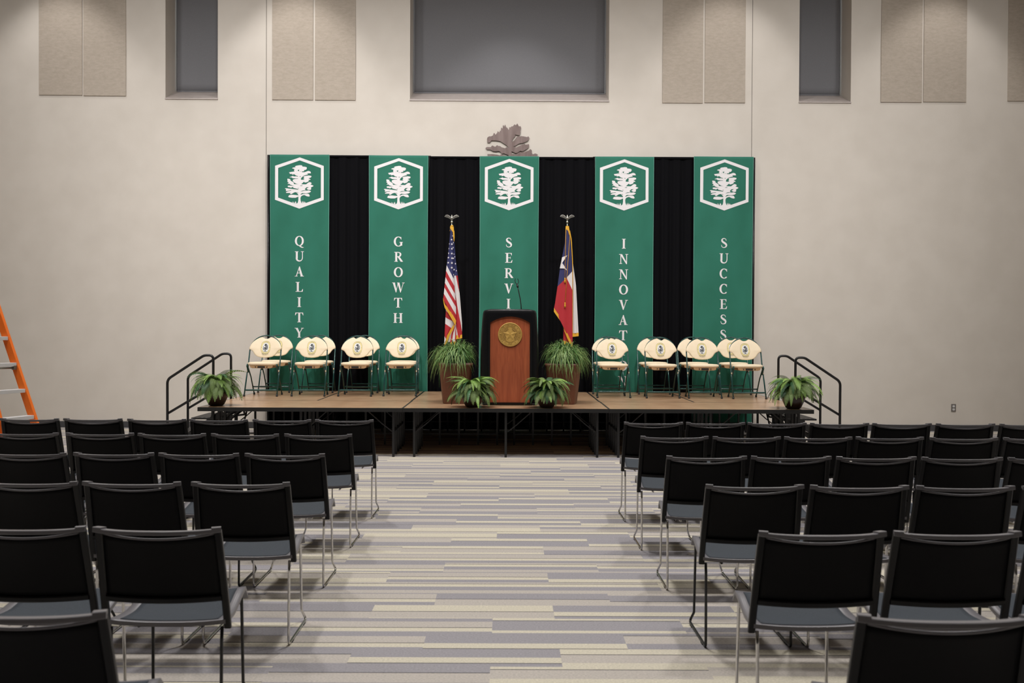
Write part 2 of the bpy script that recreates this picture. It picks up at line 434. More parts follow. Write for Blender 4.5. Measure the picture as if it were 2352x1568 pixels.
T, t_, SH = .20, .08, .055
def serif(x, y, w_=.17): return rc(x - w_, y, x + w_, y + SH)
def glyph(c):
    if c == 'I': return rc(-T / 2, 0, T / 2, 1) + serif(0, 0, .19) + serif(0, 1 - SH, .19)
    if c == 'L': return rc(-.26, 0, -.26 + T, 1) + serif(-.18, 0, .2) + serif(-.18, 1 - SH, .2) + rc(-.2, 0, .34, .06) + [[(.34, 0), (.37, .28), (.33, .28), (.2, .05)]]
    if c == 'T': return rc(-T / 2, 0, T / 2, 1) + serif(0, 0, .2) + rc(-.4, .935, .4, 1) + [[(-.4, 1), (-.43, .72), (-.39, .72), (-.28, .94)], [(.4, 1), (.43, .72), (.39, .72), (.28, .94)]]
    if c == 'E': return (rc(-.27, 0, -.27 + T, 1) + serif(-.2, 0, .18) + serif(-.2, 1 - SH, .18) + rc(-.2, .94, .3, 1) + rc(-.2, 0, .33, .06) + rc(-.2, .48, .16, .54)
                         + [[(.3, 1), (.31, .74), (.275, .74), (.18, .95)], [(.33, 0), (.37, .28), (.33, .28), (.2, .05)], [(.16, .38), (.19, .38), (.19, .64), (.16, .64)]])
    if c == 'H': return sum([rc(x - T / 2, 0, x + T / 2, 1) + serif(x, 0, .18) + serif(x, 1 - SH, .18) for x in (-.29, .29)], []) + rc(-.3, .475, .3, .535)
    if c == 'N': return (rc(-.34, 0, -.34 + t_, 1) + rc(.34 - t_, 0, .34, 1) + [[(-.4, 1), (-.17, 1), (.34, .06), (.34, -.03), (.26, -.03)]] + serif(-.31, 0, .15) + serif(.31, 1 - SH, .15) + serif(-.36, 1 - SH, .12))
    if c == 'M': return (rc(-.42, 0, -.36, 1) + rc(.28, 0, .42, 1) + [[(-.42, 1), (-.26, 1), (.02, .1), (-.04, 0)], [(.36, 1), (.28, 1), (-.04, 0), (.02, .0)]] + serif(-.39, 0, .12) + serif(.35, 0, .16) + serif(.38, 1 - SH, .12) + serif(-.38, 1 - SH, .12))
    if c == 'V': return [[(-.37, 1), (-.14, 1), (.08, .14), (.01, -.02), (-.04, -.02)], [(.28, 1), (.36, 1), (.03, -.02), (-.01, .04)]] + serif(-.28, 1 - SH, .17) + serif(.33, 1 - SH, .14)
    if c == 'A': return [[(.37, 0), (.14, 0), (-.07, .86), (-.02, 1.02), (.05, 1.02)], [(-.28, 0), (-.37, 0), (-.02, 1.0), (.02, .95)]] + serif(.28, 0, .18) + serif(-.33, 0, .14) + rc(-.2, .32, .2, .38)
    if c == 'Y': return [[(-.39, 1), (-.16, 1), (.1, .46), (-.1, .46)], [(.30, 1), (.38, 1), (.05, .44), (0, .46)]] + rc(-T / 2, 0, T / 2, .5) + serif(0, 0, .19) + serif(-.29, 1 - SH, .17) + serif(.34, 1 - SH, .14)
    if c == 'W': return ([[(-.57, 1), (-.36, 1), (-.16, .14), (-.22, -.02), (-.26, -.02)], [(-.05, 1), (.0, 1), (-.22, -.02), (-.26, .02)], [(-.1, 1), (.11, 1), (.30, .14), (.24, -.02), (.2, -.02)],
                          [(.5, 1), (.55, 1), (.25, -.02), (.2, .02)]] + serif(-.48, 1 - SH, .15) + serif(0, 1 - SH, .13) + serif(.52, 1 - SH, .13))
    if c == 'U': return (rc(-.36, .3, -.36 + T, 1) + rc(.28, .3, .28 + t_, 1) + serif(-.28, 1 - SH, .18) + serif(.31, 1 - SH, .15)
                         + stroke([(-.278, .34), (-.27, .22), (-.22, .11), (-.12, .04), (0, .015), (.12, .035), (.22, .1), (.285, .2), (.312, .34)], [T, .19, .17, .14, .12, .10, .09, .083, t_]))
    if c == 'O': return ell(.36, .475, 0, 360, .205, .07)
    if c == 'Q': return ell(.36, .475, 0, 360, .205, .07) + stroke([(-.02, .04), (.1, -.06), (.28, -.16), (.46, -.17)], [.07, .14, .1, .03])
    if c == 'C': return ell(.37, .475, 48, 312, .205, .07, cx=.03) + [[(.24, .86), (.33, .98), (.33, .68), (.3, .68)], [(.24, .13), (.33, .2), (.30, .1), (.26, .06)]]
    if c == 'G': return ell(.37, .475, 48, 320, .205, .07, cx=.0) + [[(.2, .87), (.3, .98), (.3, .69), (.27, .69)]] + rc(.19, .08, .19 + T, .42) + serif(.28, .4, .17)
    if c == 'S':
        pts = [(.22, .72), (.2, .86), (.1, .945), (-.03, .965), (-.16, .92), (-.22, .81), (-.19, .68), (-.08, .575), (.06, .49), (.19, .39), (.25, .27), (.21, .13), (.1, .05), (-.05, .03), (-.19, .08), (-.25, .2), (-.265, .31)]
        return stroke(pts, [.04, .06, .07, .08, .11, .16, .19, .20, .205, .20, .17, .13, .095, .075, .07, .06, .04])
    if c == 'R': return (rc(-.32, 0, -.32 + T, 1) + serif(-.24, 0, .18) + serif(-.28, 1 - SH, .14) + stroke([(-.2, .965), (-.02, .965), (.14, .92), (.21, .82), (.215, .72), (.17, .6), (.06, .52), (-.2, .5)], [.08, .08, .12, .17, .185, .155, .11, .08])
                         + [[(-.1, .52), (.11, .52), (.47, .03), (.47, 0), (.24, 0)]])
    if c == '1': return rc(-.06, 0, .06, 1) + serif(0, 0, .15) + [[(-.06, 1), (-.2, .88), (-.06, .88)]]
    if c == '6': return ell(.22, .27, 0, 360, .12, .06, cy=.3, n=18) + stroke([(-.22, .3), (-.18, .65), (0, .9), (.18, 1.0)], [.12, .1, .08, .04])
    if c == '9': return ell(.22, .27, 0, 360, .12, .06, cy=.7, n=18) + stroke([(.22, .7), (.18, .35), (0, .1), (-.18, 0)], [.12, .1, .08, .04])
    return []
ADV = dict(I=.45, L=.78, T=.86, E=.78, H=.98, N=.92, M=1.0, V=.82, A=.84, Y=.84, W=1.2, U=.86, O=.9, Q=.9, C=.85, G=.9, S=.66, R=.86)
ADV.update({' ': .4, '1': .5, '6': .6, '9': .6, '.': .35})

def arc_text(mb, txt, cx, cz, rx, rz, mid, size, place, cw=True, gap=1.0, mi=0):
    """letters along an ellipse; mid in degrees (90 = top); cw letters stand outwards"""
    tot = sum(ADV.get(c, .7) for c in txt) * size * gap
    pos = -tot / 2
    rm = (rx + rz) / 2
    for c in txt:
        a = ADV.get(c, .7) * size * gap
        th = R(mid) + (-(pos + a / 2) / rm if cw else (pos + a / 2) / rm)
        pos += a
        bx, bz = cx + rx * math.cos(th), cz + rz * math.sin(th)
        nx, nz = math.cos(th) / rx, math.sin(th) / rz
        k = math.hypot(nx, nz); nx, nz = nx / k, nz / k
        if not cw: nx, nz = -nx, -nz
        tx, tz = nz, -nx
        for f in glyph(c):
            mb.poly([place(bx + (tx * p + nx * (q - .5)) * size, bz + (tz * p + nz * (q - .5)) * size) for p, q in f], mi)

# tree of the emblem, traced on a 1206-wide design sheet
TREE = [
 [(375, 380), (405, 362), (485, 346), (455, 330), (500, 308), (600, 293), (655, 300), (668, 332), (740, 338), (785, 352), (790, 375), (783, 400), (760, 425), (708, 430), (722, 458), (650, 470), (640, 500), (560, 520), (470, 480), (430, 440), (450, 405)],
 [(295, 492), (440, 468), (480, 455), (650, 485), (720, 490), (830, 450), (885, 465), (908, 518), (800, 522), (825, 550), (740, 570), (690, 595), (640, 640), (610, 695), (560, 690), (550, 600), (480, 575), (445, 545), (375, 558), (385, 535), (320, 535), (315, 515)],
 [(305, 628), (410, 588), (425, 605), (500, 600), (570, 618), (570, 662), (400, 655), (370, 632)],
 [(695, 610), (740, 590), (850, 578), (915, 590), (918, 620), (890, 640), (835, 655), (890, 680), (890, 698), (845, 700), (840, 740), (790, 765), (740, 775), (710, 750), (640, 815), (560, 800), (560, 690), (610, 697), (725, 697), (692, 670), (720, 650)],
 [(395, 720), (410, 690), (470, 672), (600, 668), (640, 820), (520, 815), (440, 775)],
 [(255, 665), (338, 680), (330, 705), (365, 735), (420, 765), (435, 815), (520, 818), (600, 830), (600, 965), (540, 950), (420, 920), (400, 890), (350, 920), (325, 905), (270, 900), (258, 870), (290, 855), (450, 868), (380, 848), (330, 830), (300, 805), (255, 815), (290, 770), (245, 750), (270, 725), (250, 715)],
 [(600, 820), (770, 822), (830, 775), (870, 758), (915, 775), (925, 805), (890, 825), (975, 858), (970, 875), (905, 910), (915, 950), (895, 975), (840, 978), (780, 945), (850, 900), (780, 905), (735, 955), (765, 985), (680, 990), (620, 1015), (560, 1010)],
 [(180, 940), (210, 930), (600, 975), (600, 1120), (555, 1110), (500, 1038), (440, 1045), (360, 1095), (320, 1080), (350, 1060), (225, 1060), (210, 1045), (270, 1015), (350, 1000), (360, 985), (210, 1012), (218, 965)],
 [(600, 1025), (720, 1000), (850, 990), (912, 1015), (870, 1050), (770, 1072), (660, 1062), (605, 1110)],
 [(600, 1120), (690, 1085), (830, 1080), (860, 1100), (862, 1125), (882, 1140), (850, 1160), (790, 1150), (720, 1115), (670, 1130), (640, 1145), (615, 1195)],
 [(275, 1165), (300, 1120), (380, 1107), (570, 1125), (570, 1155), (480, 1193), (380, 1193), (300, 1180)],
 [(545, 600), (630, 600), (620, 1100), (615, 1200), (620, 1270), (640, 1330), (665, 1352), (515, 1352), (545, 1320), (556, 1260), (558, 1150)],
]
TREE_HOLES = [[(530, 432), (580, 415), (568, 468)], [(590, 480), (632, 455), (605, 482)], [(585, 600), (630, 600), (620, 612), (590, 612)], [(605, 853), (672, 850), (660, 864), (612, 864)], [(525, 1025), (550, 1055), (550, 1072), (535, 1060)], [(530, 918), (565, 925), (562, 942)], [(495, 450), (528, 470), (505, 462)]]
GRASS_TUFT = [[(385, 1345), (395, 1285), (408, 1345)], [(418, 1345), (432, 1292), (445, 1345)], [(455, 1345), (483, 1282), (505, 1345)], [(655, 1345), (668, 1275), (690, 1345)], [(690, 1345), (708, 1278), (722, 1345)], [(722, 1345), (742, 1295), (756, 1345)]]

# ------------------------------------------------------------------ the room
WALL_Y = 15.15
XL, XR, YB = -8.6, 8.3, -9.0
m = MB(); m.box((XL, YB, -.1), (XR, WALL_Y + .6, 0)); struct('floor', m, M['carpet'])
m = MB(); m.box((XL, YB, CEIL), (XR, WALL_Y + .6, CEIL + .1)); struct('ceiling', m, M['ceiling'])
m = MB(); m.box((XL - .2, YB, 0), (XL, WALL_Y + .6, CEIL)); struct('wall_left', m, M['side_wall'])
m = MB(); m.box((XR, YB, 0), (XR + .2, WALL_Y + .6, CEIL)); struct('wall_right', m, M['side_wall'])
m = MB(); m.box((XL, YB - .2, 0), (XR, YB, CEIL)); struct('wall_rear', m, M['dark_wall'])
WIN = [(-5.193, -4.403), (-1.493, 1.525), (4.414, 5.202)]
WZ0, WZ1 = 5.0, 7.25
m = MB()
m.box((XL, WALL_Y, 0), (XR, WALL_Y + .6, WZ0))
m.box((XL, WALL_Y, WZ1), (XR, WALL_Y + .6, CEIL))
edges = [XL] + [e for wn in WIN for e in wn] + [XR]
for i in range(0, len(edges), 2):
    m.box((edges[i], WALL_Y, WZ0), (edges[i + 1], WALL_Y + .6, WZ1))
struct('wall_back', m, M['wall'])
m = MB(); m.box((XL, WALL_Y - .012, 0), (XR, WALL_Y, .095)); struct('baseboard_back', m, M['baseboard'])
for i, x in enumerate((-3.667, 3.70)):
    m = MB(); m.box((x - .004, WALL_Y - .0015, .1), (x + .004, WALL_Y + .001, CEIL)); struct('trim_%d' % (i + 1), m, M['joint'])
shade_labels = ['narrow grey roller shade drawn over the window at the left of the wall',
                'wide grey roller shade drawn over the centre window above the stage',
                'narrow dark grey roller shade drawn over the window at the right of the wall']
for i, (a, b) in enumerate(WIN):
    root = bpy.data.objects.new('window_%d' % (i + 1), None); COL.objects.link(root); root['kind'] = 'structure'
    m = MB()
    y0, y1 = WALL_Y + .53, WALL_Y + .58
    for q in ((a, a + .05), (b - .05, b)): m.box((q[0], y0, WZ0), (q[1], y1, WZ1))
    m.box((a, y0, WZ0), (b, y1, WZ0 + .05)); m.box((a, y0, WZ1 - .05), (b, y1, WZ1))
    if b - a > 2: m.box(((a + b) / 2 - .025, y0, WZ0), ((a + b) / 2 + .025, y1, WZ1))
    part('frame', m, M['alu'], root)
    m = MB(); m.box((a + .04, WALL_Y + .55, WZ0 + .04), (b - .04, WALL_Y + .556, WZ1 - .04)); part('pane', m, M['glass'], root)
    m = MB()
    for x0, x1 in ((a - .004, b + .004),):
        k0 = len(m.v)
        pr = [(WALL_Y - .014, WZ0 - .022), (WALL_Y - .014, WZ0 - .004), (WALL_Y - .002, WZ0 + .003), (WALL_Y + .50, WZ0 + .215), (WALL_Y + .50, WZ0 - .022)]
        m.v += [(x0, p[0], p[1]) for p in pr] + [(x1, p[0], p[1]) for p in pr]
        m.face(range(k0, k0 + 5)); m.face(range(k0 + 9, k0 + 4, -1))
        for q in range(5): m.face((k0 + q, k0 + 5 + q, k0 + 5 + (q + 1) % 5, k0 + (q + 1) % 5))
    part('sill', m, M['sill'], root)
    sh = thing('roller_shade', shade_labels[i], 'window shade', ((a + b) / 2, WALL_Y + .46, WZ0 + .199), 0, 'grey roller shades')
    hw = (b - a) / 2 - .022
    m = MB()
    def shf(u, v):
        x = -hw + 2 * hw * u; z = .012 + (WZ1 - WZ0 - .32) * v
        return (x, .006 * math.sin(x * 4.1 + i) * (1 - v * .5) + .004 * math.sin(x * 9 + z * 2.2), z)
    m.shell(shf, 40, 16, (0, .002, 0)); part('fabric', m, M['shade'], sh)
    m = MB(); m.box((-hw, -.008, 0), (hw, .012, .016)); part('hem_bar', m, M['shade'], sh)
    m = MB(); m.tube([(-hw, .03, WZ1 - WZ0 - .27), (hw, .03, WZ1 - WZ0 - .27)], .035, 14); part('roller', m, M['alu'], sh)

# acoustic panels
pl = ['outer left felt panel of the pair nearest the left end of the wall', 'inner right felt panel of the pair nearest the left end of the wall',
      'left felt panel of the pair above the first green banner from the left', 'right felt panel of the pair left of the wide centre window',
      'left felt panel of the pair right of the wide centre window', 'right felt panel of the pair beside the right wall joint',
      'left felt panel of the pair right of the narrow dark right window', 'right felt panel of the pair right of the narrow dark right window',
      'felt panel cut off by the right edge of the picture']
for lab, (a, b, zb) in zip(pl, [(-7.10, -6.447, 5.03), (-6.43, -5.787, 5.022), (-3.577, -2.957, 4.979), (-2.93, -2.316, 4.978), (2.337, 2.951, 4.965),
                                (2.978, 3.593, 4.973), (5.655, 6.28, 4.997), (6.303, 6.955, 5.005), (7.585, 8.2, 5.025)]):
    m = MB(); m.box((a, WALL_Y - .015, zb), (b, WALL_Y - .002, 7.3))
    m.m = [0, 0, 0, 0, 0, 0]
    tag(part('acoustic_panel', m, M['felt'], bevel=.002), 'beige ' + lab, 'wall panel', 'felt acoustic panels high on the back wall')

# wall outlet
o = thing('wall_outlet', 'grey duplex electrical outlet low on the wall at right', 'outlet', (6.815, WALL_Y - .006, .357))
m = MB(); m.box((-.036, -.004, -.058), (.036, .004, .058)); part('cover_plate', m, M['outlet_plate'], o, bevel=.002)
for dz in (.024, -.024):
    m = MB(); m.rings([[(.018 * math.cos(2 * PI * j / 16), y, dz + .016 * math.sin(2 * PI * j / 16)) for j in range(16)] for y in (-.003, -.007)]); r_ = part('receptacle', m, M['outlet_white'], o)
    m = MB(); m.box((-.007, -.0075, dz - .002), (-.004, -.0068, dz + .008)); m.box((.004, -.0075, dz - .002), (.007, -.0068, dz + .008)); part('slot', m, M['rubber'], r_)

# metal tree on the wall above the backdrop
WT = [
 [(370, 700), (385, 640), (440, 608), (500, 608), (555, 580), (580, 505), (605, 505), (635, 560), (690, 500), (705, 440), (755, 485), (780, 425), (805, 440), (815, 340), (830, 335), (868, 365), (870, 255), (885, 250), (910, 300), (935, 240), (950, 245), (970, 320), (1010, 335), (1045, 400), (1062, 390), (1070, 315), (1110, 325), (1140, 290), (1180, 290), (1240, 225), (1280, 255), (1325, 195), (1375, 290), (1425, 280), (1450, 340), (1420, 420), (1430, 490), (1395, 575), (1330, 560), (1250, 550), (1270, 590), (1210, 650), (1150, 760), (1150, 960), (1050, 960), (980, 880), (880, 820), (790, 760), (690, 740), (510, 735), (460, 800), (420, 810), (380, 780)],
 [(1140, 780), (1220, 745), (1330, 595), (1390, 615), (1450, 595), (1510, 600), (1640, 625), (1670, 598), (1715, 650), (1690, 700), (1650, 750), (1510, 810), (1390, 825), (1250, 910), (1150, 930)],
 [(1140, 915), (1220, 925), (1295, 955), (1440, 880), (1560, 840), (1590, 865), (1700, 845), (1705, 920), (1650, 990), (1500, 1075), (1420, 1060), (1340, 1120), (1270, 1130), (1140, 1075)],
 [(320, 975), (370, 945), (490, 945), (535, 895), (630, 940), (685, 885), (740, 915), (780, 910), (830, 950), (940, 980), (990, 950), (1060, 970), (1150, 960), (1150, 1200), (1040, 1195), (900, 1140), (840, 1160), (790, 1090), (730, 1065), (660, 1085), (560, 1075), (470, 1020), (370, 1025)],
 [(1140, 1160), (1300, 1160), (1420, 1090), (1460, 1110), (1560, 1100), (1690, 1050), (1740, 1000), (1790, 1040), (1780, 1110), (1820, 1165), (1900, 1140), (1975, 1165), (1950, 1300), (1500, 1450), (1140, 1450)],
 [(385, 1165), (520, 1165), (700, 1185), (780, 1205), (800, 1185), (940, 1210), (1150, 1240), (1150, 1400), (700, 1420), (400, 1300)],
 [(1050, 700), (1150, 700), (1150, 3200), (1050, 3200)],
 [(500, 1700), (1100, 1600), (1700, 1680), (2000, 1800), (1800, 1900), (1100, 1850), (400, 1900), (300, 1800)],
 [(400, 2200), (1100, 2050), (1800, 2180), (2050, 2300), (1800, 2380), (1100, 2350), (350, 2400), (250, 2300)],
]
m = MB()
sw = 1 / (13.835 * 150.95)
for k, P in enumerate(WT):
    q = [((x - 1095) * sw, 4.733 - y * sw) for x, y in P]
    m.prism(q, WALL_Y - .028 + k * .0002, WALL_Y - .016)
et = tag(part('tree_sculpture', m, M['rust']), 'brown metal tree silhouette on the wall rising above the middle banner', 'wall art')
et.location = (.027, 0, 0)
m = MB()
for x, y in ((1090, 650), (700, 1010), (1420, 720), (1090, 1900)): m.tube([((x - 1095) * sw, WALL_Y - .016, 4.733 - y * sw), ((x - 1095) * sw, WALL_Y - .002, 4.733 - y * sw)], .01)
part('standoff', m, M['rust'], et)

# ------------------------------------------------------------------ pipe and drape, banners
DZ = 4.128
dl = ['black pleated drape section behind the two left banners', 'black pleated drape section behind the middle banner and flags', 'black pleated drape section behind the two right banners']
for k, (a, b, zt) in enumerate([(-3.60, -1.19, DZ), (-1.18, 1.30, DZ - .008), (1.31, 3.705, DZ + .002)]):
    d = thing('drape', dl[k], 'curtain', ((a + b) / 2, 15.04, 0), 0, 'black backdrop drapes')
    hw = (b - a) / 2
    rnd = random.Random(k + 3)
    ph = [rnd.uniform(0, 6.28) for _ in range(6)]
    def dr(u, v):
        x = -hw + 2 * hw * u; z = .02 + (zt - .05) * v
        s = 1 - .55 * v ** 6
        y = (.021 * math.sin(x * 33 + ph[0] + .5 * math.sin(x * 5 + ph[1])) + .010 * math.sin(x * 71 + ph[2]) + .012 * math.sin(x * 9 + ph[3] + z * .25)) * s
        return (x, y, z)
    m = MB(); m.grid(dr, 260, 14); part('cloth', m, M['velour'], d, fix=False)
    m = MB(); m.tube([(-hw, 0, zt - .018), (hw, 0, zt - .018)], .02, 12); part('rod_pocket', m, M['velour'], d)
for x, lab in ((-3.625, 'black upright drape pole at the left end of the backdrop'), (-1.185, 'black upright drape pole beside the second banner from the left'),
               (1.305, 'black upright drape pole beside the fourth banner'), (3.73, 'black upright drape pole at the right end of the backdrop')):
    p = thing('drape_pole', lab, 'pole', (x, 15.115, 0), 0, 'drape uprights')
    m = MB(); m.tube([(0, 0, .008), (0, 0, DZ + .012)], .019, 14); part('upright', m, M['black_metal'], p)
    m = MB(); m.box((-.15, -.03, 0), (.15, .03, .008)); part('base_plate', m, M['black_metal'], p)

def make_banner(name, word, x0, x1, zt, zb, lx, ztop, pitch, lab, seed):
    t = thing('banner', lab, 'banner', ((x0 + x1) / 2, 14.975, 0), 0, 'green vertical banners on the backdrop')
    cx = (x0 + x1) / 2; hw = (x1 - x0) / 2
    rnd = random.Random(seed)
    p = [rnd.uniform(0, 6.28) for _ in range(8)]
    def wave(x, z):
        q = (zt - z) / 4.0
        return ((.004 + .011 * q) * math.sin(x * 5.2 + p[0] + .6 * z + .5 * math.sin(1.7 * z + p[1])) + .0035 * math.sin(x * 9 - z * 2.3 + p[2]) + .003 * math.sin(z * 3.1 + x * 3 + p[3]) * (1 - .5 * q))
    pinch = lambda z: 1 - .012 * math.sin(PI * min(1, (zt - z) / 3.4))
    m = MB()
    m.shell(lambda u, v: ((-hw + 2 * hw * u) * pinch(zb + (zt - zb) * v), wave(-hw + 2 * hw * u, zb + (zt - zb) * v), zb + (zt - zb) * v), 40, 110, (0, .0015, 0))
    part('cloth', m, M['green'], t, fix=False)
    m = MB()
    for s_ in (-1, 1):
        m.grid(lambda u, v: (s_ * (hw - .009 * u + .001) * pinch(zb + (zt - zb) * v), wave(s_ * hw, zb + (zt - zb) * v) - .0012, zb + (zt - zb) * v), 1, 60)
    m.grid(lambda u, v: (-hw + 2 * hw * u, wave(-hw + 2 * hw * u, zt) - .0012, zt - .008 * v), 30, 1)
    part('hem', m, M['green_hem'], t, fix=False)
    # emblem: hexagon ring and tree
    zc = ztop + 1.16
    lx0 = lx - cx
    E = 1 / (12.06 * 152.5)
    def put(px, py, off=.004): 
        x, z = lx0 + (px - 588) * E, zt - .042 - (py - 80) * E
        return (x, wave(x, z) - off, z)
    m = MB()
    out = [(592, 80), (1258, 315), (1258, 1250), (585, 1492), (-84, 1250), (-84, 315)]
    inn = [(592, 162), (1180, 375), (1180, 1190), (588, 1400), (0, 1190), (0, 375)]
    for i in range(6):
        a, b, c, d = out[i], out[(i + 1) % 6], inn[(i + 1) % 6], inn[i]
        for k in range(10):
            u0, u1 = k / 10, (k + 1) / 10
            L = lambda P, Q, u: (P[0] + (Q[0] - P[0]) * u, P[1] + (Q[1] - P[1]) * u)
            m.poly([put(*L(a, b, u0)), put(*L(a, b, u1)), put(*L(d, c, u1)), put(*L(d, c, u0))])
    for k, P in enumerate(TREE + GRASS_TUFT): m.poly([put(x, y, .0042 + .00003 * k) for x, y in P])
    m.poly([put(x, y, .005) for x, y in [(370, 1330), (440, 1345), (500, 1350), (590, 1352), (665, 1350), (740, 1330), (800, 1330), (588, 1425)]])
    em = part('emblem', m, M['white_print'], t, fix=False)
    m = MB()
    for P in TREE_HOLES: m.poly([put(x, y, .0052) for x, y in P])
    part('emblem_gap', m, M['green'], em, fix=False)
    H = .146
    for k, c in enumerate(word):
        m = MB()
        for f in glyph(c):
            pts = []
            for a, b in f:
                x, z = lx0 + a * H + (.0, -.002, -.004)[min(2, k // 4)], ztop - H - k * pitch + b * H
                pts.append((x, wave(x, z) - .004, z))
            m.poly(pts)
        part('letter', m, M['white_print'], t, fix=False)
    return t
make_banner('banner', 'QUALITY', -3.569, -2.677, 4.125, .46, -3.126, 2.905, .2295, 'green banner reading QUALITY, first from the left', 1)
make_banner('banner', 'GROWTH', -2.086, -1.197, 4.122, .46, -1.641, 2.904, .2295, 'green banner reading GROWTH, beside the left flag', 2)
make_banner('banner', 'SERVICE', -.425, .465, 4.118, .46, .018, 2.897, .2295, 'green banner partly reading SERVI, behind the lectern', 3)
make_banner('banner', 'INNOVATION', 1.309, 2.193, 4.122, .46, 1.746, 2.889, .2295, 'green banner reading INNOVATION, beside the right flag', 4)
make_banner('banner', 'SUCCESS', 2.79, 3.69, 4.130, .12, 3.252, 2.907, .2295, 'green banner reading SUCCESS, last on the right', 5)

# ------------------------------------------------------------------ stage
SZ = .585
SY0, SY1, SY2 = 11.79, 12.95, 14.945
def platform(x0, x1, y0, y1, lab, frames, group, depth_frames=True):
    t = thing('stage_platform', lab, 'stage platform', ((x0 + x1) / 2, (y0 + y1) / 2, 0), 0, group)
    hx, hy = (x1 - x0) / 2 - .0006, (y1 - y0) / 2 - .001
    m = MB(); m.box((-hx + .012, -hy + .012, SZ - .02), (hx - .012, hy - .012, SZ)); part('deck', m, M['deck'], t)
    m = MB()
    for s_ in (-1, 1):
        m.box((-hx, min(s_ * hy, s_ * (hy - .012)), SZ - .047), (hx, max(s_ * hy, s_ * (hy - .012)), SZ))
        m.box((min(s_ * hx, s_ * (hx - .012)), -hy + .012, SZ - .047), (max(s_ * hx, s_ * (hx - .012)), hy - .012, SZ))
    part('edge_frame', m, M['deck_edge'], t)
    n = 5
    for fx in frames:
        for k in range(n):
            m = MB()
            if depth_frames:
                yy = -hy + .06 + (2 * hy - .12) * k / (n - 1)
                m.box((fx - .014, yy - .014, 0), (fx + .014, yy + .014, SZ - .047))
            else:
                xx = -hx + .11 + (2 * hx - .22) * k / (n - 1)
                m.box((xx - .012, fx - .012, 0), (xx + .012, fx + .012, SZ - .047))
            part('leg', m, M['black_metal'], t)
        m = MB()
        if depth_frames:
            m.box((fx - .01, -hy + .06, .30), (fx + .01, hy - .06, .325)); m.box((fx - .012, -hy + .04, SZ - .06), (fx + .012, hy - .04, SZ - .046))
        else:
            m.box((-hx + .11, fx - .008, .135), (hx - .11, fx + .008, .15)); m.box((-hx + .08, fx - .012, SZ - .06), (hx - .08, fx + .012, SZ - .046))
        part('cross_bar', m, M['black_metal'], t)
        if depth_frames:
            d = 1 if fx <= .1 else -1
            for yy in (-hy + .09, hy - .09):
                m = MB(); m.bar([(fx + d * .02, yy, .30), (fx + d * .13, yy, .385), (fx + d * .30, yy, SZ - .05)], .012, .006, (0, 1, 0)); part('brace', m, M['black_metal'], t)
        else:
            for s_ in (-1, 1):
                q = s_ * (hx - .2); dd = .28 if fx < 0 else -.28
                m = MB(); m.bar([(q, fx, .26), (q, fx + dd, SZ - .05)], .01, .006, (1, 0, 0)); part('brace', m, M['black_metal'], t)
    return t
gf, gb = 'front stage platforms', 'rear stage platforms'
platform(-3.664, -1.2358, SY0, SY1, 'front left brown stage platform below the left folding chairs', (-1.05, 0, 1.10), gf)
platform(-1.2355, 1.2115, SY0, SY1, 'front middle brown stage platform carrying the lectern', (-1.09, 0, 1.09), gf)
platform(1.212, 3.648, SY0, SY1, 'front right brown stage platform below the right folding chairs', (-1.10, 0, 1.05), gf)
xs = [-3.664, -2.465, -1.243, -.015, 1.205, 2.44, 3.67]
bl = ['outermost left rear brown stage platform under folding chairs', 'rear brown stage platform left of the left flag, under folding chairs', 'rear brown stage platform under the left flag and grass planter',
      'rear brown stage platform under the right flag and grass planter', 'rear brown stage platform right of the right flag, under folding chairs', 'outermost right rear brown stage platform under folding chairs']
for k in range(6):
    platform(xs[k], xs[k + 1] - .001, SY1 + .001, SY2, bl[k], (-.85, .85), gb, False)

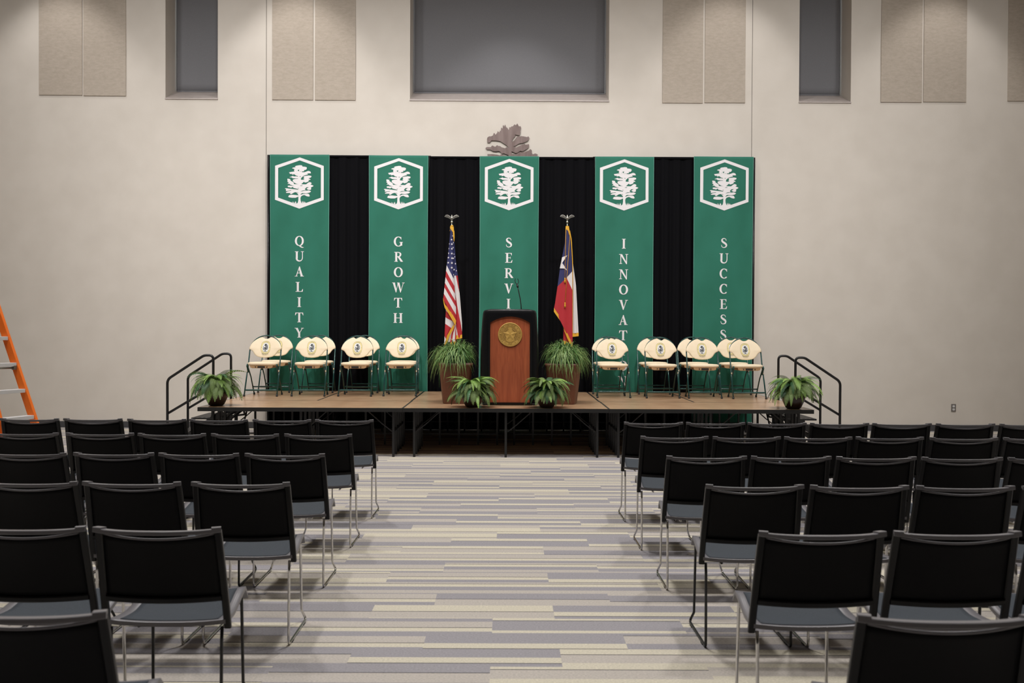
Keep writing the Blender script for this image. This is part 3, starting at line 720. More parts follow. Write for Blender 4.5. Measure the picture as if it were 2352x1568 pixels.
# stairs with handrails, one at each end of the stage
def stairs(sx, lab, yn, yf):
    t = thing('stage_stairs', lab, 'stairs', (sx * 3.70, (yn + yf) / 2, 0), 0, 'portable stairs at the ends of the stage')
    hy = (yf - yn) / 2
    for s_ in (-1, 1):
        hr = MB()
        pts = [(sx * .56, s_ * hy, .0), (sx * .56, s_ * hy, .875), (sx * .10, s_ * hy, 1.18), (sx * -.015, s_ * hy, 1.18), (sx * -.015, s_ * hy, .08)]
        hr.tube(fillet(pts, [.10, .12, .09], 7), .0165, 12)
        part('handrail', hr, M['black_metal'], t)
        m = MB(); m.tube([(sx * .56, s_ * hy, .445), (sx * -.015, s_ * hy, .79)], .0155, 10); part('mid_rail', m, M['black_metal'], t)
        m = MB(); m.bar([(sx * .52, s_ * (hy - .03), .02), (sx * -.13, s_ * (hy - .03), .47)], .006, .035, (0, 1, 0)); part('stringer', m, M['black_metal'], t)
    for zz, xx in ((.2, .37), (.395, .12)):
        m = MB(); m.box((sx * xx - .15, -hy + .02, zz - .022), (sx * xx + .15, hy - .02, zz)); tr = part('tread', m, M['black_metal'], t, bevel=.003)
        m = MB()
        for k in range(5): m.box((sx * xx - .12 + k * .055, -hy + .05, zz), (sx * xx - .10 + k * .055, hy - .05, zz + .002))
        part('grip_strip', m, M['rubber'], tr)
    for x_ in (.02, -.10):
        for s_ in (-1, 0, 1):
            m = MB(); m.box((sx * x_ - .014, s_ * (hy - .08) - .014, 0), (sx * x_ + .014, s_ * (hy - .08) + .014, .42)); part('leg', m, M['black_metal'], t)
    for s_ in (-1, 1):
        m = MB(); m.bar([(sx * .34, s_ * (hy - .08), .03), (sx * -.30, s_ * (hy - .08), .52)], .012, .014, (0, 1, 0)); part('brace', m, M['black_metal'], t)
    m = MB(); m.bar([(sx * .12, 12.73 - (yn + yf) / 2, .36), (sx * -.35, 12.73 - (yn + yf) / 2, .42)], .008, .012, (0, 1, 0)); m.bar([(sx * -.35, 12.73 - (yn + yf) / 2, .42), (sx * -.33, 12.73 - (yn + yf) / 2, .5)], .008, .012, (0, 1, 0)); part('latch_bar', m, M['black_metal'], t)
    return t
stairs(-1, 'black stairs with two tube handrails at the left end of the stage', 12.5, 13.3)
stairs(1, 'black stairs with two tube handrails at the right end of the stage', 12.7, 13.5)

# ------------------------------------------------------------------ lectern
lec = thing('lectern', 'black lectern with cherry wood front and gold seal at centre stage', 'lectern', (.035, 12.30, SZ + .001))
def lec_ring(z, hwx, dep, y0=0., crown=0., n=9, r=.07, inset=0.):
    pts = []
    for (cx, cy, a0) in ((hwx - r, y0 + r, -90), (hwx - r, y0 + dep - r, 0), (-hwx + r, y0 + dep - r, 90), (-hwx + r, y0 + r, 180)):
        for k in range(n):
            a = R(a0 + 90 * k / (n - 1))
            x, y = cx + r * math.cos(a), cy + r * math.sin(a)
            pts.append((x * (1 - inset), y0 + dep / 2 + (y - y0 - dep / 2) * (1 - inset), z + crown * (1 - (x / hwx) ** 2)))
    return pts
m = MB()
prof = [(.025, .345), (.06, .355), (.3, .362), (.6, .361), (.85, .354), (1.05, .341), (1.13, .333)]
rg = [lec_ring(z, h, .52) for z, h in prof]
rg.append(lec_ring(1.160, .325, .52, crown=.022)); rg.append(lec_ring(1.172, .322, .52, crown=.03, inset=.03)); rg.append(lec_ring(1.176, .322, .52, crown=.032, inset=.1))
m.rings(rg); shell = part('shell', m, M['black_plastic'], lec, loc=(-.006, 0, 0))
def arch(hw, z0, zs, rise, n=14):
    return [(-hw, z0), (hw, z0)] + [(hw - 2 * hw * k / n, zs + rise * (1 - (1 - 2 * k / n) ** 2)) for k in range(n + 1)]
m = MB(); m.prism(arch(.245, .035, 1.02, .075), -.012, .02); wp = part('front_panel', m, M['cherry'], lec)
m = MB()
oa, ia = arch(.272, .02, 1.035, .082), arch(.247, .033, 1.021, .0755)
n = len(oa); k0 = len(m.v)
for y in (-.034, .02):
    m.v += [(x, y, z) for x, z in oa] + [(x, y, z) for x, z in ia]
for j in range(n):
    b_ = (j + 1) % n
    m.face((j, b_, n + b_, n + j)); m.face((n + j, n + b_, 3 * n + b_, 3 * n + j)); m.face((j, 2 * n + j, 2 * n + b_, b_))
part('panel_rim', m, M['black_plastic'], lec)
m = MB(); m.box((-.33, -.02, 0), (.33, .5, .025)); part('base', m, M['black_metal'], lec, bevel=.004)
# seal
SC = (0, .873)
m = MB()
m.rings([[(SC[0] + r * math.cos(2 * PI * j / 56), y, SC[1] + r * math.sin(2 * PI * j / 56)) for j in range(56)] for r, y in ((.149, -.012), (.149, -.024), (.141, -.026), (.136, -.0225))], True)
seal = part('seal', m, M['gold'], wp)
m = MB()
def ring2(r0, r1, y, seg=56):
    for j in range(seg):
        a, b = 2 * PI * j / seg, 2 * PI * (j + 1) / seg
        m.poly([(SC[0] + r * math.cos(t), y, SC[1] + r * math.sin(t)) for r, t in ((r0, a), (r1, a), (r1, b), (r0, b))])
ring2(.1335, .1375, -.0232); ring2(.0965, .0995, -.0232); ring2(.0925, .0940, -.0232)
put = lambda x, z: (x, -.0232, z)
arc_text(m, 'LAMAR STATE COLLEGE', SC[0], SC[1], .1165, .1165, 140, .0225, put, gap=1.02)
arc_text(m, 'ORANGE', SC[0], SC[1], .1165, .1165, -8, .0225, put, gap=1.08)
arc_text(m, '1969', SC[0], SC[1], .1165, .1165, 270, .0205, put, cw=False, gap=1.1)
for a in (237, 303, 41): m.poly([put(SC[0] + .1165 * math.cos(R(a)) + .005 * math.cos(q * PI / 3), SC[1] + .1165 * math.sin(R(a)) + .005 * math.sin(q * PI / 3)) for q in range(6)])
rnd = random.Random(5)
for side in (-1, 1):                                              # wreath
    for k in range(16):
        a = R(90 - side * (22 + k * 8.2))
        for rr in (.066, .082):
            x, z = SC[0] + rr * math.cos(a), SC[1] + rr * math.sin(a)
            d = a + side * .9 + rnd.uniform(-.3, .3)
            m.poly([put(x + .011 * math.cos(d), z + .011 * math.sin(d)), put(x - .004 * math.sin(d), z + .004 * math.cos(d)), put(x - .009 * math.cos(d), z - .009 * math.sin(d)), put(x + .004 * math.sin(d), z - .004 * math.cos(d))])
part('seal_lettering', m, M['gold_dark'], seal, fix=False)
m = MB()
for k in range(10):
    a, b = R(90 + 36 * k), R(90 + 36 * (k + 1))
    ra, rb = (.096, .037) if k % 2 == 0 else (.037, .096)
    m.poly([(SC[0], -.030, SC[1]), (SC[0] + ra * math.cos(a), -.0236, SC[1] + ra * math.sin(a)), (SC[0] + rb * math.cos(b), -.0236, SC[1] + rb * math.sin(b))])
part('star', m, M['gold'], seal, fix=False)
# gooseneck microphone
mic = MB(); mic.tube([(.142, .25, 1.17), (.137, .25, 1.25), (.125, .25, 1.33), (.105, .245, 1.42), (.095, .24, 1.47)], .006, 10); mic.lathe([(.022, 0), (.02, .012), (.008, .02)], 16, (.142, .25, 1.175)); mp_ = part('gooseneck_microphone', mic, M['mic'], lec)
m = MB()
m.tube([(.095, .24, 1.465), (.088, .238, 1.50)], .013, 12); m.tube([(.088, .238, 1.50), (.084, .236, 1.515)], .009, 10)
for s_ in (-1, 1):
    m.bar([(.086 + s_ * .006, .236, 1.508), (.084 + s_ * .02, .23, 1.525), (.080 + s_ * .022, .226, 1.555), (.078 + s_ * .012, .224, 1.575)], .006, .004, (0, 1, 0))
part('clip', m, M['mic'], mp_)

# ------------------------------------------------------------------ flags
ZF = 1 / 789.
def resample(pl_, n):
    d = [0]
    for a, b in zip(pl_, pl_[1:]): d.append(d[-1] + math.dist(a, b))
    out = []
    for i in range(n + 1):
        q = d[-1] * i / n; k = 0
        while k < len(d) - 2 and d[k + 1] < q: k += 1
        f = (q - d[k]) / max(1e-9, d[k + 1] - d[k])
        out.append((pl_[k][0] + (pl_[k + 1][0] - pl_[k][0]) * f, pl_[k][1] + (pl_[k + 1][1] - pl_[k][1]) * f))
    return out

class Flag:
    def __init__(s, x, y, u0, ztop, lab, grp):
        s.u0 = u0; s.zt = ztop - SZ
        s.root = thing('flag', lab, 'flag', (x, y, SZ + .001), 0, grp)
        m = MB(); m.lathe([(.13, 0), (.13, .012), (.11, .03), (.03, .06), (.022, .09)], 28); part('stand', m, M['gold'], s.root)
        m = MB(); m.tube([(0, 0, .05), (0, 0, s.z(190))], .0125, 14); part('pole', m, M['oak'], s.root)
        m = MB(); m.lathe([(.011, s.z(205)), (.011, s.z(172)), (.007, s.z(165)), (.009, s.z(158))], 16)
        m.ball((0, 0, s.z(142)), .0165); m.lathe([(.010, s.z(128)), (.013, s.z(112)), (.013, s.z(95)), (.006, s.z(72))], 14)
        m.ball((0, -.006, s.z(70)), .009)
        wing = [(0, 100), (18, 80), (43, 62), (68, 65), (82, 82), (55, 92), (38, 97), (12, 112), (0, 120)]
        for q in (-1, 1):
            m.prism([(q * a * ZF, s.z(b)) for a, b in wing], -.008, .008)
        part('eagle_finial', m, M['silver'], s.root, bevel=.002)
    def z(s, v): return s.zt - (v - 60) * ZF
    def P(s, u, v, y): return ((u - s.u0) * ZF, y, s.z(v))
    def patch(s, m, L, Rr, nu, nv, yf, cf):
        A, B = resample(L, nv), resample(Rr, nv)
        def fn(a, b):
            i = round(b * nv)
            p, q = A[i], B[i]
            return s.P(p[0] + (q[0] - p[0]) * a, p[1] + (q[1] - p[1]) * a, yf(a, b))
        m.grid(fn, nu, nv, 0, True, cf)
    def strip(s, m, top, bot, y, n=26):
        A, B = resample(top, n), resample(bot, n)
        yf = y if callable(y) else (lambda t: y)
        k = len(m.v)
        for i in range(n + 1):
            m.v.append(s.P(*A[i], yf(i / n))); m.v.append(s.P(*B[i], yf(i / n) - .004))
        for i in range(n): m.face((k + 2 * i, k + 2 * i + 2, k + 2 * i + 3, k + 2 * i + 1), 0, True)

MF = [M['f_blue'], M['f_red'], M['f_white']]
f1 = Flag(-.797, 14.2, 188, 3.148, 'American stars and stripes flag hanging furled beside the lectern at left', 'flags on poles')
m = MB()
def bands(t, seq):
    for lim, c in seq:
        if t < lim: return c
    return seq[-1][1]
front_us = [(.518, 0), (.60, 2), (.685, 1), (.765, 2), (.835, 1), (.92, 2), (2, 1)]
f1.patch(m, [(170, 215), (172, 260), (163, 380), (150, 500), (133, 640), (118, 800), (103, 960), (97, 1012)], [(202, 260), (207, 420), (214, 600), (215, 780), (225, 900), (240, 1110), (241, 1262)], 16, 150,
         lambda a, b: -.035 - .030 * math.sin(PI * a) - .012 * b + .004 * math.sin(a * 14), lambda a, b: bands(b, front_us))
def r_us(a, b):
    v = 560 + 880 * b
    if v < 745: return 0
    tt = (v - 745) / 695; c = a - 1.6 * (tt - .28)
    return 1 if c > 1 else 2 if c > 0 else 1 if c > -.85 else 2
f1.patch(m, [(203, 250), (208, 420), (214, 560)], [(207, 250), (222, 400), (235, 560)], 4, 20, lambda a, b: -.02 - .02 * a, lambda a, b: 0)
f1.patch(m, [(213, 560), (214, 780), (234, 1000), (240, 1200), (246, 1440)], [(234, 560), (258, 740), (285, 1000), (308, 1280), (309, 1438)], 44, 200, lambda a, b: -.022 - .018 * math.sin(PI * a) + .003 * math.sin(9 * a), r_us)
f1.patch(m, [(128, 1085), (120, 1250), (108, 1510)], [(150, 1100), (238, 1262), (150, 1420), (128, 1515)], 36, 160, lambda a, b: -.012 - .02 * math.sin(PI * a), lambda a, b: bands(b - .12 * a, [(.12, 2), (.30, 1), (.47, 2), (.8, 1), (2, 2)]))
f1.patch(m, [(232, 1290), (175, 1390), (150, 1490)], [(244, 1285), (243, 1390), (243, 1490)], 24, 40, lambda a, b: -.008 - .01 * math.sin(PI * a), lambda a, b: bands(a, [(.25, 2), (.5, 1), (.82, 2), (2, 1)]))
cl = part('flag_cloth', m, MF, f1.root, fix=False)
m = MB()
f1.strip(m, [(96, 995), (120, 1070), (160, 1115), (205, 1180), (243, 1248)], [(106, 1066), (118, 1112), (150, 1155), (195, 1235), (238, 1305)], -.072)
f1.strip(m, [(243, 1252), (214, 1345), (170, 1420), (140, 1505)], [(222, 1285), (182, 1345), (142, 1418), (112, 1528)], -.05)
f1.strip(m, [(246, 1415), (310, 1405)], [(244, 1458), (311, 1446)], -.036)
f1.strip(m, [(178, 1495), (242, 1478)], [(176, 1525), (240, 1520)], -.018)
f1.strip(m, [(172, 190), (210, 195)], [(168, 245), (215, 262)], lambda t: -.03)
f1.strip(m, [(200, 230), (206, 300), (214, 362)], [(219, 245), (222, 310), (219, 365)], -.05)
m.ball(f1.P(190, 186, -.006), .022, 10, (1, 1, .55)); m.ball(f1.P(191, 205, -.008), .024, 10, (1, 1, .6))
part('fringe', m, M['fringe'], cl, fix=False)
m = MB()
for (u, v, r, sq) in [(190, 345, 13, 1), (193, 395, 14, 1), (193, 447, 14, 1), (193, 500, 14, 1), (195, 552, 14, 1), (210, 553, 11, 1), (194, 605, 15, 1), (193, 658, 15, 1), (218, 678, 13, .8), (243, 690, 11, .6), (233, 612, 13, .7), (153, 602, 14, .9),
                      (155, 546, 13, .9), (157, 497, 13, .6), (161, 445, 12, .4), (165, 392, 12, .35), (216, 505, 10, .5), (208, 432, 12, .5), (209, 378, 11, .5), (225, 535, 12, .45), (213, 735, 12, .4), (201, 303, 12, .4)]:
    P = [f1.P(u + sq * q * math.sin(2 * PI * k / 10), v - q * math.cos(2 * PI * k / 10), -.0755 if u < 212 else -.052) for k in range(10) for q in [r if k % 2 == 0 else r * .4]]
    m.poly(P)
part('stars', m, M['f_white'], cl, fix=False)

f2 = Flag(.847, 14.2, 207, 3.157, 'Texas lone star flag hanging furled beside the lectern at right', 'flags on poles')
m = MB()
Lx = [(187, 225), (180, 380), (150, 540), (125, 680), (100, 870), (75, 1050), (62, 1112)]
Rx = [(215, 245), (245, 350), (260, 560), (265, 750), (268, 1000), (270, 1350), (274, 1535)]
A2, B2 = resample(Lx, 840), resample(Rx, 840)
def tx(a, b):
    i = min(839, int(b * 840)); u = A2[i][0] + (B2[i][0] - A2[i][0]) * a; v = A2[i][1] + (B2[i][1] - A2[i][1]) * a
    lim = 868 - (u - 100) * (98 / 100) if u < 200 else 770 - (u - 200) * (70 / 62)
    if v < lim: return 0
    if u > 200 and v < 770 + (u - 200) * (125 / 62): return 2
    return 1
f2.patch(m, Lx, Rx, 80, 420, lambda a, b: -.035 - .032 * math.sin(PI * a) + .006 * math.sin(a * 11) * b, tx)
f2.patch(m, [(262, 560), (266, 900), (270, 1392)], [(274, 615), (308, 850), (340, 1388)], 10, 40, lambda a, b: -.018 - .02 * math.sin(PI * a) + .004 * math.sin(a * 10), lambda a, b: 2)
f2.patch(m, [(172, 1290), (170, 1490)], [(262, 1400), (262, 1500)], 8, 20, lambda a, b: -.012, lambda a, b: 1)
cl2 = part('flag_cloth', m, MF, f2.root, fix=False)
m = MB()
f2.strip(m, [(62, 1108), (100, 1165), (165, 1245), (195, 1350), (235, 1440), (274, 1515)], [(60, 1150), (95, 1200), (158, 1290), (178, 1365), (215, 1455), (268, 1560)], lambda t: -.045 - .012 * math.sin(PI * t))
f2.strip(m, [(270, 1390), (340, 1385)], [(268, 1432), (341, 1424)], -.03)
f2.strip(m, [(170, 1475), (225, 1490)], [(168, 1508), (222, 1528)], -.02)
f2.strip(m, [(190, 190), (224, 190)], [(192, 245), (240, 300)], -.03)
f2.strip(m, [(228, 240), (246, 340), (261, 560), (265, 660), (268, 900), (270, 1390)], [(236, 240), (256, 340), (270, 560), (272, 640), (273, 900), (274, 1390)], -.045)
m.ball(f2.P(205, 196, -.006), .022, 10, (1, 1, .6)); m.ball(f2.P(206, 218, -.01), .024, 10, (1, 1, .6))
part('fringe', m, M['fringe'], cl2, fix=False)
m = MB(); m.poly([f2.P(u, v, -.074 + yo) for u, v, yo in [(207, 520, 0), (148, 542, .012), (138, 600, .016), (124, 665, .02), (172, 668, .004), (207, 690, 0), (150, 605, .008)]])
part('star', m, M['f_white'], cl2, fix=False)
m = MB()
m.tube([f2.P(190, 205, -.05), f2.P(186, 400, -.085), f2.P(181, 780, -.085)], .0035, 8); m.lathe([(.007, 0), (.010, -.012), (.006, -.024), (.011, -.035), (.012, -.07)], 12, f2.P(181, 772, -.085))
m.tube([f2.P(222, 215, -.05), f2.P(235, 310, -.075), f2.P(210, 640, -.09), f2.P(184, 1050, -.09)], .0035, 8); m.lathe([(.007, 0), (.010, -.012), (.006, -.024), (.011, -.035), (.012, -.07)], 12, f2.P(183, 1048, -.09))
part('tassel_cord', m, M['fringe'], f2.root)

# ------------------------------------------------------------------ planters of grass and potted ferns
def grass_planter(lab, loc, rot, seed, lean):
    t = thing('grass_planter', lab, 'potted plant', loc, rot, 'tall brown planters of ornamental grass')
    m = MB()
    def sq(h, z, r=.05, n=5):
        out = []
        for cx, cy, a0 in ((h - r, -h + r, -90), (h - r, h - r, 0), (-h + r, h - r, 90), (-h + r, -h + r, 180)):
            out += [(cx + r * math.cos(R(a0 + 90 * k / (n - 1))), cy + r * math.sin(R(a0 + 90 * k / (n - 1))), z) for k in range(n)]
        return out
    m.rings([sq(.155, 0), sq(.16, .01), sq(.205, .47), sq(.211, .48), sq(.213, .51), sq(.188, .51), sq(.183, .46)], True); part('pot', m, M['planter'], t)
    m = MB(); m.lathe([(.175, .46), (.14, .48), (.05, .50)], 20); part('soil', m, M['soil'], t)
    rnd = random.Random(seed); m = MB()
    for k in range(1250):
        a = rnd.uniform(0, 2 * PI); r0 = rnd.uniform(0, .10)
        base = Vector((r0 * math.cos(a), r0 * math.sin(a), .48))
        a += rnd.uniform(-.5, .5)
        reach = rnd.uniform(.03, .22) if rnd.random() < .45 else rnd.uniform(.2, .325)
        near = max(0, lean * math.cos(a + rot)) * .34
        reach *= 1 - near
        top = rnd.uniform(.15, .33) * (1.1 - reach * 1.2)
        drop = rnd.uniform(.04, .36) * (reach / .27) ** 1.2
        d = Vector((math.cos(a), math.sin(a), 0)); sd = Vector((-d.y, d.x, 0))
        w_ = rnd.uniform(.0020, .0042); mi = rnd.choice((0, 0, 1, 1, 1, 2))
        tw = rnd.uniform(-.12, .12)
        ks = len(m.v); N = 8
        for i in range(N + 1):
            q = i / N
            p = base + d * (reach * (1 - (1 - q) ** 1.6)) + sd * tw * q * q + Vector((0, 0, top * math.sin(min(1, q * 1.6) * PI / 2) - drop * max(0, q - .3) ** 1.6 * 1.75))
            ww = w_ * (1 - q ** 2.5) + .0004
            s2 = (sd + Vector((0, 0, rnd.uniform(-.3, .3)))) * ww
            m.v.append(tuple(p + s2)); m.v.append(tuple(p - s2))
        for i in range(N): m.face((ks + 2 * i, ks + 2 * i + 1, ks + 2 * i + 3, ks + 2 * i + 2), mi)
    part('grass', m, [M['grass1'], M['grass2'], M['grass3']], t, fix=False)
    return t
grass_planter('tall brown planter of grass in front of the stars and stripes flag', (-.655, 12.64, SZ + .001), .1, 11, 1)
grass_planter('tall brown planter of grass in front of the lone star flag', (.715, 12.62, SZ + .001), -.2, 12, -1)

def fern(lab, loc, rot, seed, pot_h=1., sc_=1.):
    t = thing('potted_fern', lab, 'potted plant', loc, rot, 'potted ferns along the stage edge')
    m = MB(); m.lathe([(.07 * sc_, 0), (.085 * sc_, .01), (.125 * sc_, .11 * pot_h), (.135 * sc_, .17 * pot_h), (.125 * sc_, .215 * pot_h), (.118 * sc_, .22 * pot_h), (.108 * sc_, .2 * pot_h)], 28); part('pot', m, M['fern_pot'], t)
    m = MB(); m.lathe([(.11 * sc_, .195 * pot_h), (.05, .215 * pot_h)], 18); part('soil', m, M['soil'], t)
    rnd = random.Random(seed); m = MB()
    NF = 125
    for k in range(NF):
        a = 2 * PI * (k * .381966) + rnd.uniform(-.25, .25)
        tier = k / NF
        back = max(0, math.sin(a + rot))
        Ln = rnd.uniform(.25, .39) * sc_ * (1 - .22 * back)
        el = R(rnd.uniform(35, 65) if tier < .45 else rnd.uniform(60, 86))
        end = R(rnd.uniform(-100, -65) if tier < .65 else rnd.uniform(-75, -20))
        mi = rnd.choice((0, 0, 0, 1, 1, 2)) if tier < .6 else rnd.choice((0, 0, 2, 2, 1))
        d = Vector((math.cos(a), math.sin(a), 0)); sd = Vector((-d.y, d.x, 0)); up = Vector((0, 0, 1))
        p = Vector((.045 * math.cos(a), .045 * math.sin(a), (.20 * sc_ + tier * .085) * pot_h + (1 - pot_h) * tier * .2)); ang = el
        kind = rnd.random()
        N = 17 if kind < .25 else 25 if kind < .7 else 32; st = Ln / N; lw = rnd.uniform(.040, .058) * sc_ * (.8 if kind < .25 else 1 if kind < .7 else 1.15)
        roll = rnd.uniform(-.5, .5)
        for i in range(N):
            q = (i + .5) / N
            ang = el + (end - el) * (1 - (1 - q) ** 1.25)
            tdir = d * math.cos(ang) + up * math.sin(ang)
            nrm = (up * math.cos(ang) - d * math.sin(ang))
            side = (sd * math.cos(roll) + nrm * math.sin(roll))
            ln = lw * min(1, .35 + q * 3.5) * (1 - q ** 2.0) ** .8 + .005
            wd = st * (.85 if kind < .25 else .58)
            p2 = p + tdir * st
            if p2.z < .006: break
            for s_ in (-1, 1):
                o = side * s_
                tip = p + o * ln + tdir * (ln * .34) - nrm * ln * .20
                midp = p + o * ln * .5 + tdir * (wd * .75 + ln * .15) - nrm * ln * .04
                mid2 = p + o * ln * .5 - tdir * (wd * .25 - ln * .12) - nrm * ln * .04
                if tip.z < .004: tip.z = .004
                ks = len(m.v)
                m.v += [tuple(p - tdir * wd * .3), tuple(mid2), tuple(tip), tuple(midp), tuple(p + tdir * wd * .5)]
                m.face((ks, ks + 1, ks + 2, ks + 3, ks + 4), mi)
            ks = len(m.v)
            m.v += [tuple(p + side * .0022), tuple(p2 + side * .002), tuple(p2 - side * .002), tuple(p - side * .0022)]
            m.face((ks, ks + 1, ks + 2, ks + 3), mi)
            p = p2 + Vector((rnd.uniform(-.0012, .0012), rnd.uniform(-.0012, .0012), 0))
    part('fronds', m, [M['fern1'], M['fern2'], M['fern3']], t, fix=False)
    return t
fern('potted fern in front of the left side of the lectern', (-.415, 11.975, SZ + .001), .3, 21, .72, .96)
fern('potted fern in front of the right side of the lectern', (.480, 11.955, SZ + .001), 1.3, 22, .72, .96)
fern('potted fern at the left front corner of the stage', (-3.515, 12.05, SZ + .001), 2.1, 23, .86, 1.06)
fern('potted fern at the right front corner of the stage', (3.452, 11.97, SZ + .001), 3.4, 24, .86, 1.05)

# ------------------------------------------------------------------ folding chairs on the stage
def fold_chair():
    t = thing('folding_chair', '', 'chair')
    yb = lambda h: .44 * h if h < .45 else .198 + .36 * (h - .45)
    # main tube: front feet up into the arch of the back
    pts = [(-.225, yb(.02), .02), (-.222, yb(.30), .30), (-.219, yb(.45), .45), (-.218, yb(.62), .62)]
    for a in range(172, 7, -9):
        pts.append((.218 * math.cos(R(a)), yb(.62 + .212 * math.sin(R(a))), .62 + .212 * math.sin(R(a))))
    pts += [(-x, y, z) for x, y, z in pts[3::-1]]
    m = MB(); m.tube(pts, .0095, 12); fr = part('main_frame', m, M['chair_green'], t)
    for s_ in (-1, 1):
        m = MB(); m.lathe([(.014, 0), (.015, .004), (.0135, .03)], 12, (s_ * .225, yb(.008), 0)); part('foot_cap', m, M['rubber'], fr)
    for s_ in (-1, 1):
        m = MB(); m.tube([(s_ * .196, .40, .02), (s_ * .198, .24, .26), (s_ * .20, .10, .40)], .009, 10); lg = part('rear_leg', m, M['chair_green'], t)
        m = MB(); m.lathe([(.013, 0), (.014, .004), (.0125, .03)], 12, (s_ * .196, .404, 0)); part('foot_cap', m, M['rubber'], lg)
        m = MB(); m.rings([[(s_ * .215 + .013 * math.cos(2 * PI * j / 14), y, .345 + .013 * math.sin(2 * PI * j / 14)) for j in range(14)] for y in (yb(.345) - .02, yb(.345) - .012)]); part('pivot_bolt', m, M['cream'], t)
        m = MB(); m.bar([(s_ * .205, .075, .43), (s_ * .205, .15, .335)], .008, .022, (1, 0, 0)); part('hinge_plate', m, M['chair_green'], t)
    m = MB(); m.tube([(-.225, yb(.085), .085), (-.20, yb(.085) - .004, .085), (.20, yb(.085) - .004, .085), (.225, yb(.085), .085)], [.006, .0115, .0115, .006], 12); part('front_stretcher', m, M['chair_green'], t)
    m = MB(); m.tube([(-.197, .34, .115), (.197, .34, .115)], .009, 10); part('rear_stretcher', m, M['chair_green'], t)
    # seat
    m = MB(); N = 22
    def seat_ring(k, z):
        out = []
        for i in range(40):
            a = 2 * PI * i / 40
            cx, sy = math.cos(a), math.sin(a)
            x = abs(cx) ** .45 * (1 if cx > 0 else -1) * (.212 if sy < 0 else .195)
            y = .225 + abs(sy) ** .5 * (1 if sy > 0 else -1) * .195
            f = .80 if sy > .2 else 1
            out.append((x * k * f if sy > .2 else x * k, .225 + (y - .225) * k, z - .012 * (y - .03) / .4))
        return out
    m.rings([seat_ring(.96, .425), seat_ring(1, .435), seat_ring(1, .452), seat_ring(.97, .463), seat_ring(.85, .470), seat_ring(.5, .473)]); part('seat', m, M['cream'], t)
    m = MB(); m.prism([(-.15, .395), (-.12, .385), (.12, .385), (.15, .395), (.16, .427), (-.16, .427)], .04, .36); part('seat_base', m, M['tan'], t)
    m = MB(); m.box((-.05, .035, .392), (.05, .05, .415)); m.box((-.085, .035, .398), (-.072, .045, .410)); m.box((.072, .035, .398), (.085, .045, .410)); part('seat_latch', m, M['rubber'], t)
    # backrest
    half = [(575, 209), (548, 207), (520, 196), (490, 172), (470, 159), (455, 158), (440, 164), (380, 203), (315, 266), (275, 327), (250, 390), (245, 430),
            (276, 440), (306, 460), (331, 490), (356, 530), (388, 562), (432, 585), (500, 600), (575, 604)]
    ol = half + [(1150 - u, v) for u, v in half[-2:0:-1]]
    S = 1 / 1513.
    ctr = (575, 400)
    def bp(u, v, dy=0):
        x, h = (u - 575) * S, .836 - (v - 135) * S
        return (x, yb(h) - .012 + .05 * (1 - (x / .22) ** 2) * .5 - dy, h)
    m = MB()
    sh = lambda k, dy: [bp(ctr[0] + (u - ctr[0]) * k * 1.035, ctr[1] + (v - ctr[1]) * k, dy) for u, v in ol]
    m.rings([sh(.97, -.014), sh(1, -.006), sh(1, .004), sh(.975, .010), sh(.9, .0135), sh(.5, .015), sh(.05, .015)]); br = part('backrest', m, M['cream'], t)
    # printed oval seal
    def sp(x, h, d): return (x, yb(h) + .013 - d - .0035, h)
    m = MB(); cz = .668
    def oval(a, b, d, mi, c=cz, n=36, pw=.8):
        m.poly([sp(a * (abs(math.cos(2 * PI * k / n)) ** pw) * (1 if math.cos(2 * PI * k / n) > 0 else -1), c + b * (abs(math.sin(2 * PI * k / n)) ** pw) * (1 if math.sin(2 * PI * k / n) > 0 else -1), d) for k in range(n)], mi)
    oval(.066, .090, .0162, 1); oval(.0625, .0865, .0166, 0); oval(.0455, .0655, .0170, 1); oval(.0440, .0640, .0174, 2)
    arc_text(m, 'LAMAR', 0, cz, .0545, .0765, 90, .0165, lambda x, z: sp(x, z, .0172), mi=1, gap=1.15)
    arc_text(m, 'STATE COLLEGE', 0, cz, .0545, .0765, 270, .0135, lambda x, z: sp(x, z, .0172), cw=False, mi=1)
    arc_text(m, 'ORANGE', 0, cz, .076, .102, 270, .0165, lambda x, z: sp(x, z, .0168), cw=False, mi=1, gap=1.35)
    for s_ in (-1, 1): m.poly([sp(s_ * .0545 + .0035 * math.cos(q * PI / 3), cz + .0035 * math.sin(q * PI / 3), .0172) for q in range(6)], 3)
    E = .000104
    for k, P in enumerate(TREE[:-1]):
        if k in (0, 1, 3, 5, 6, 7, 8, 9, 10): m.poly([sp((x - 588) * E * (.92 if k != 3 else 1), cz - (y - 800) * E * .95, .0178 + k * .00005) for x, y in P], 3)
    m.poly([sp((x - 588) * E, cz - (y - 800) * E * .95, .0184) for x, y in TREE[-1]], 3)
    m.poly([sp(x, z, .0185) for x, z in [(-.022, cz - .056), (.022, cz - .056), (.016, cz - .050), (.003, cz - .046), (-.003, cz - .046), (-.016, cz - .050)]], 3)
    part('printed_seal', m, [M['seal_yellow'], M['seal_olive'], M['seal_white'], M['seal_dark']], br, fix=False)
    return t
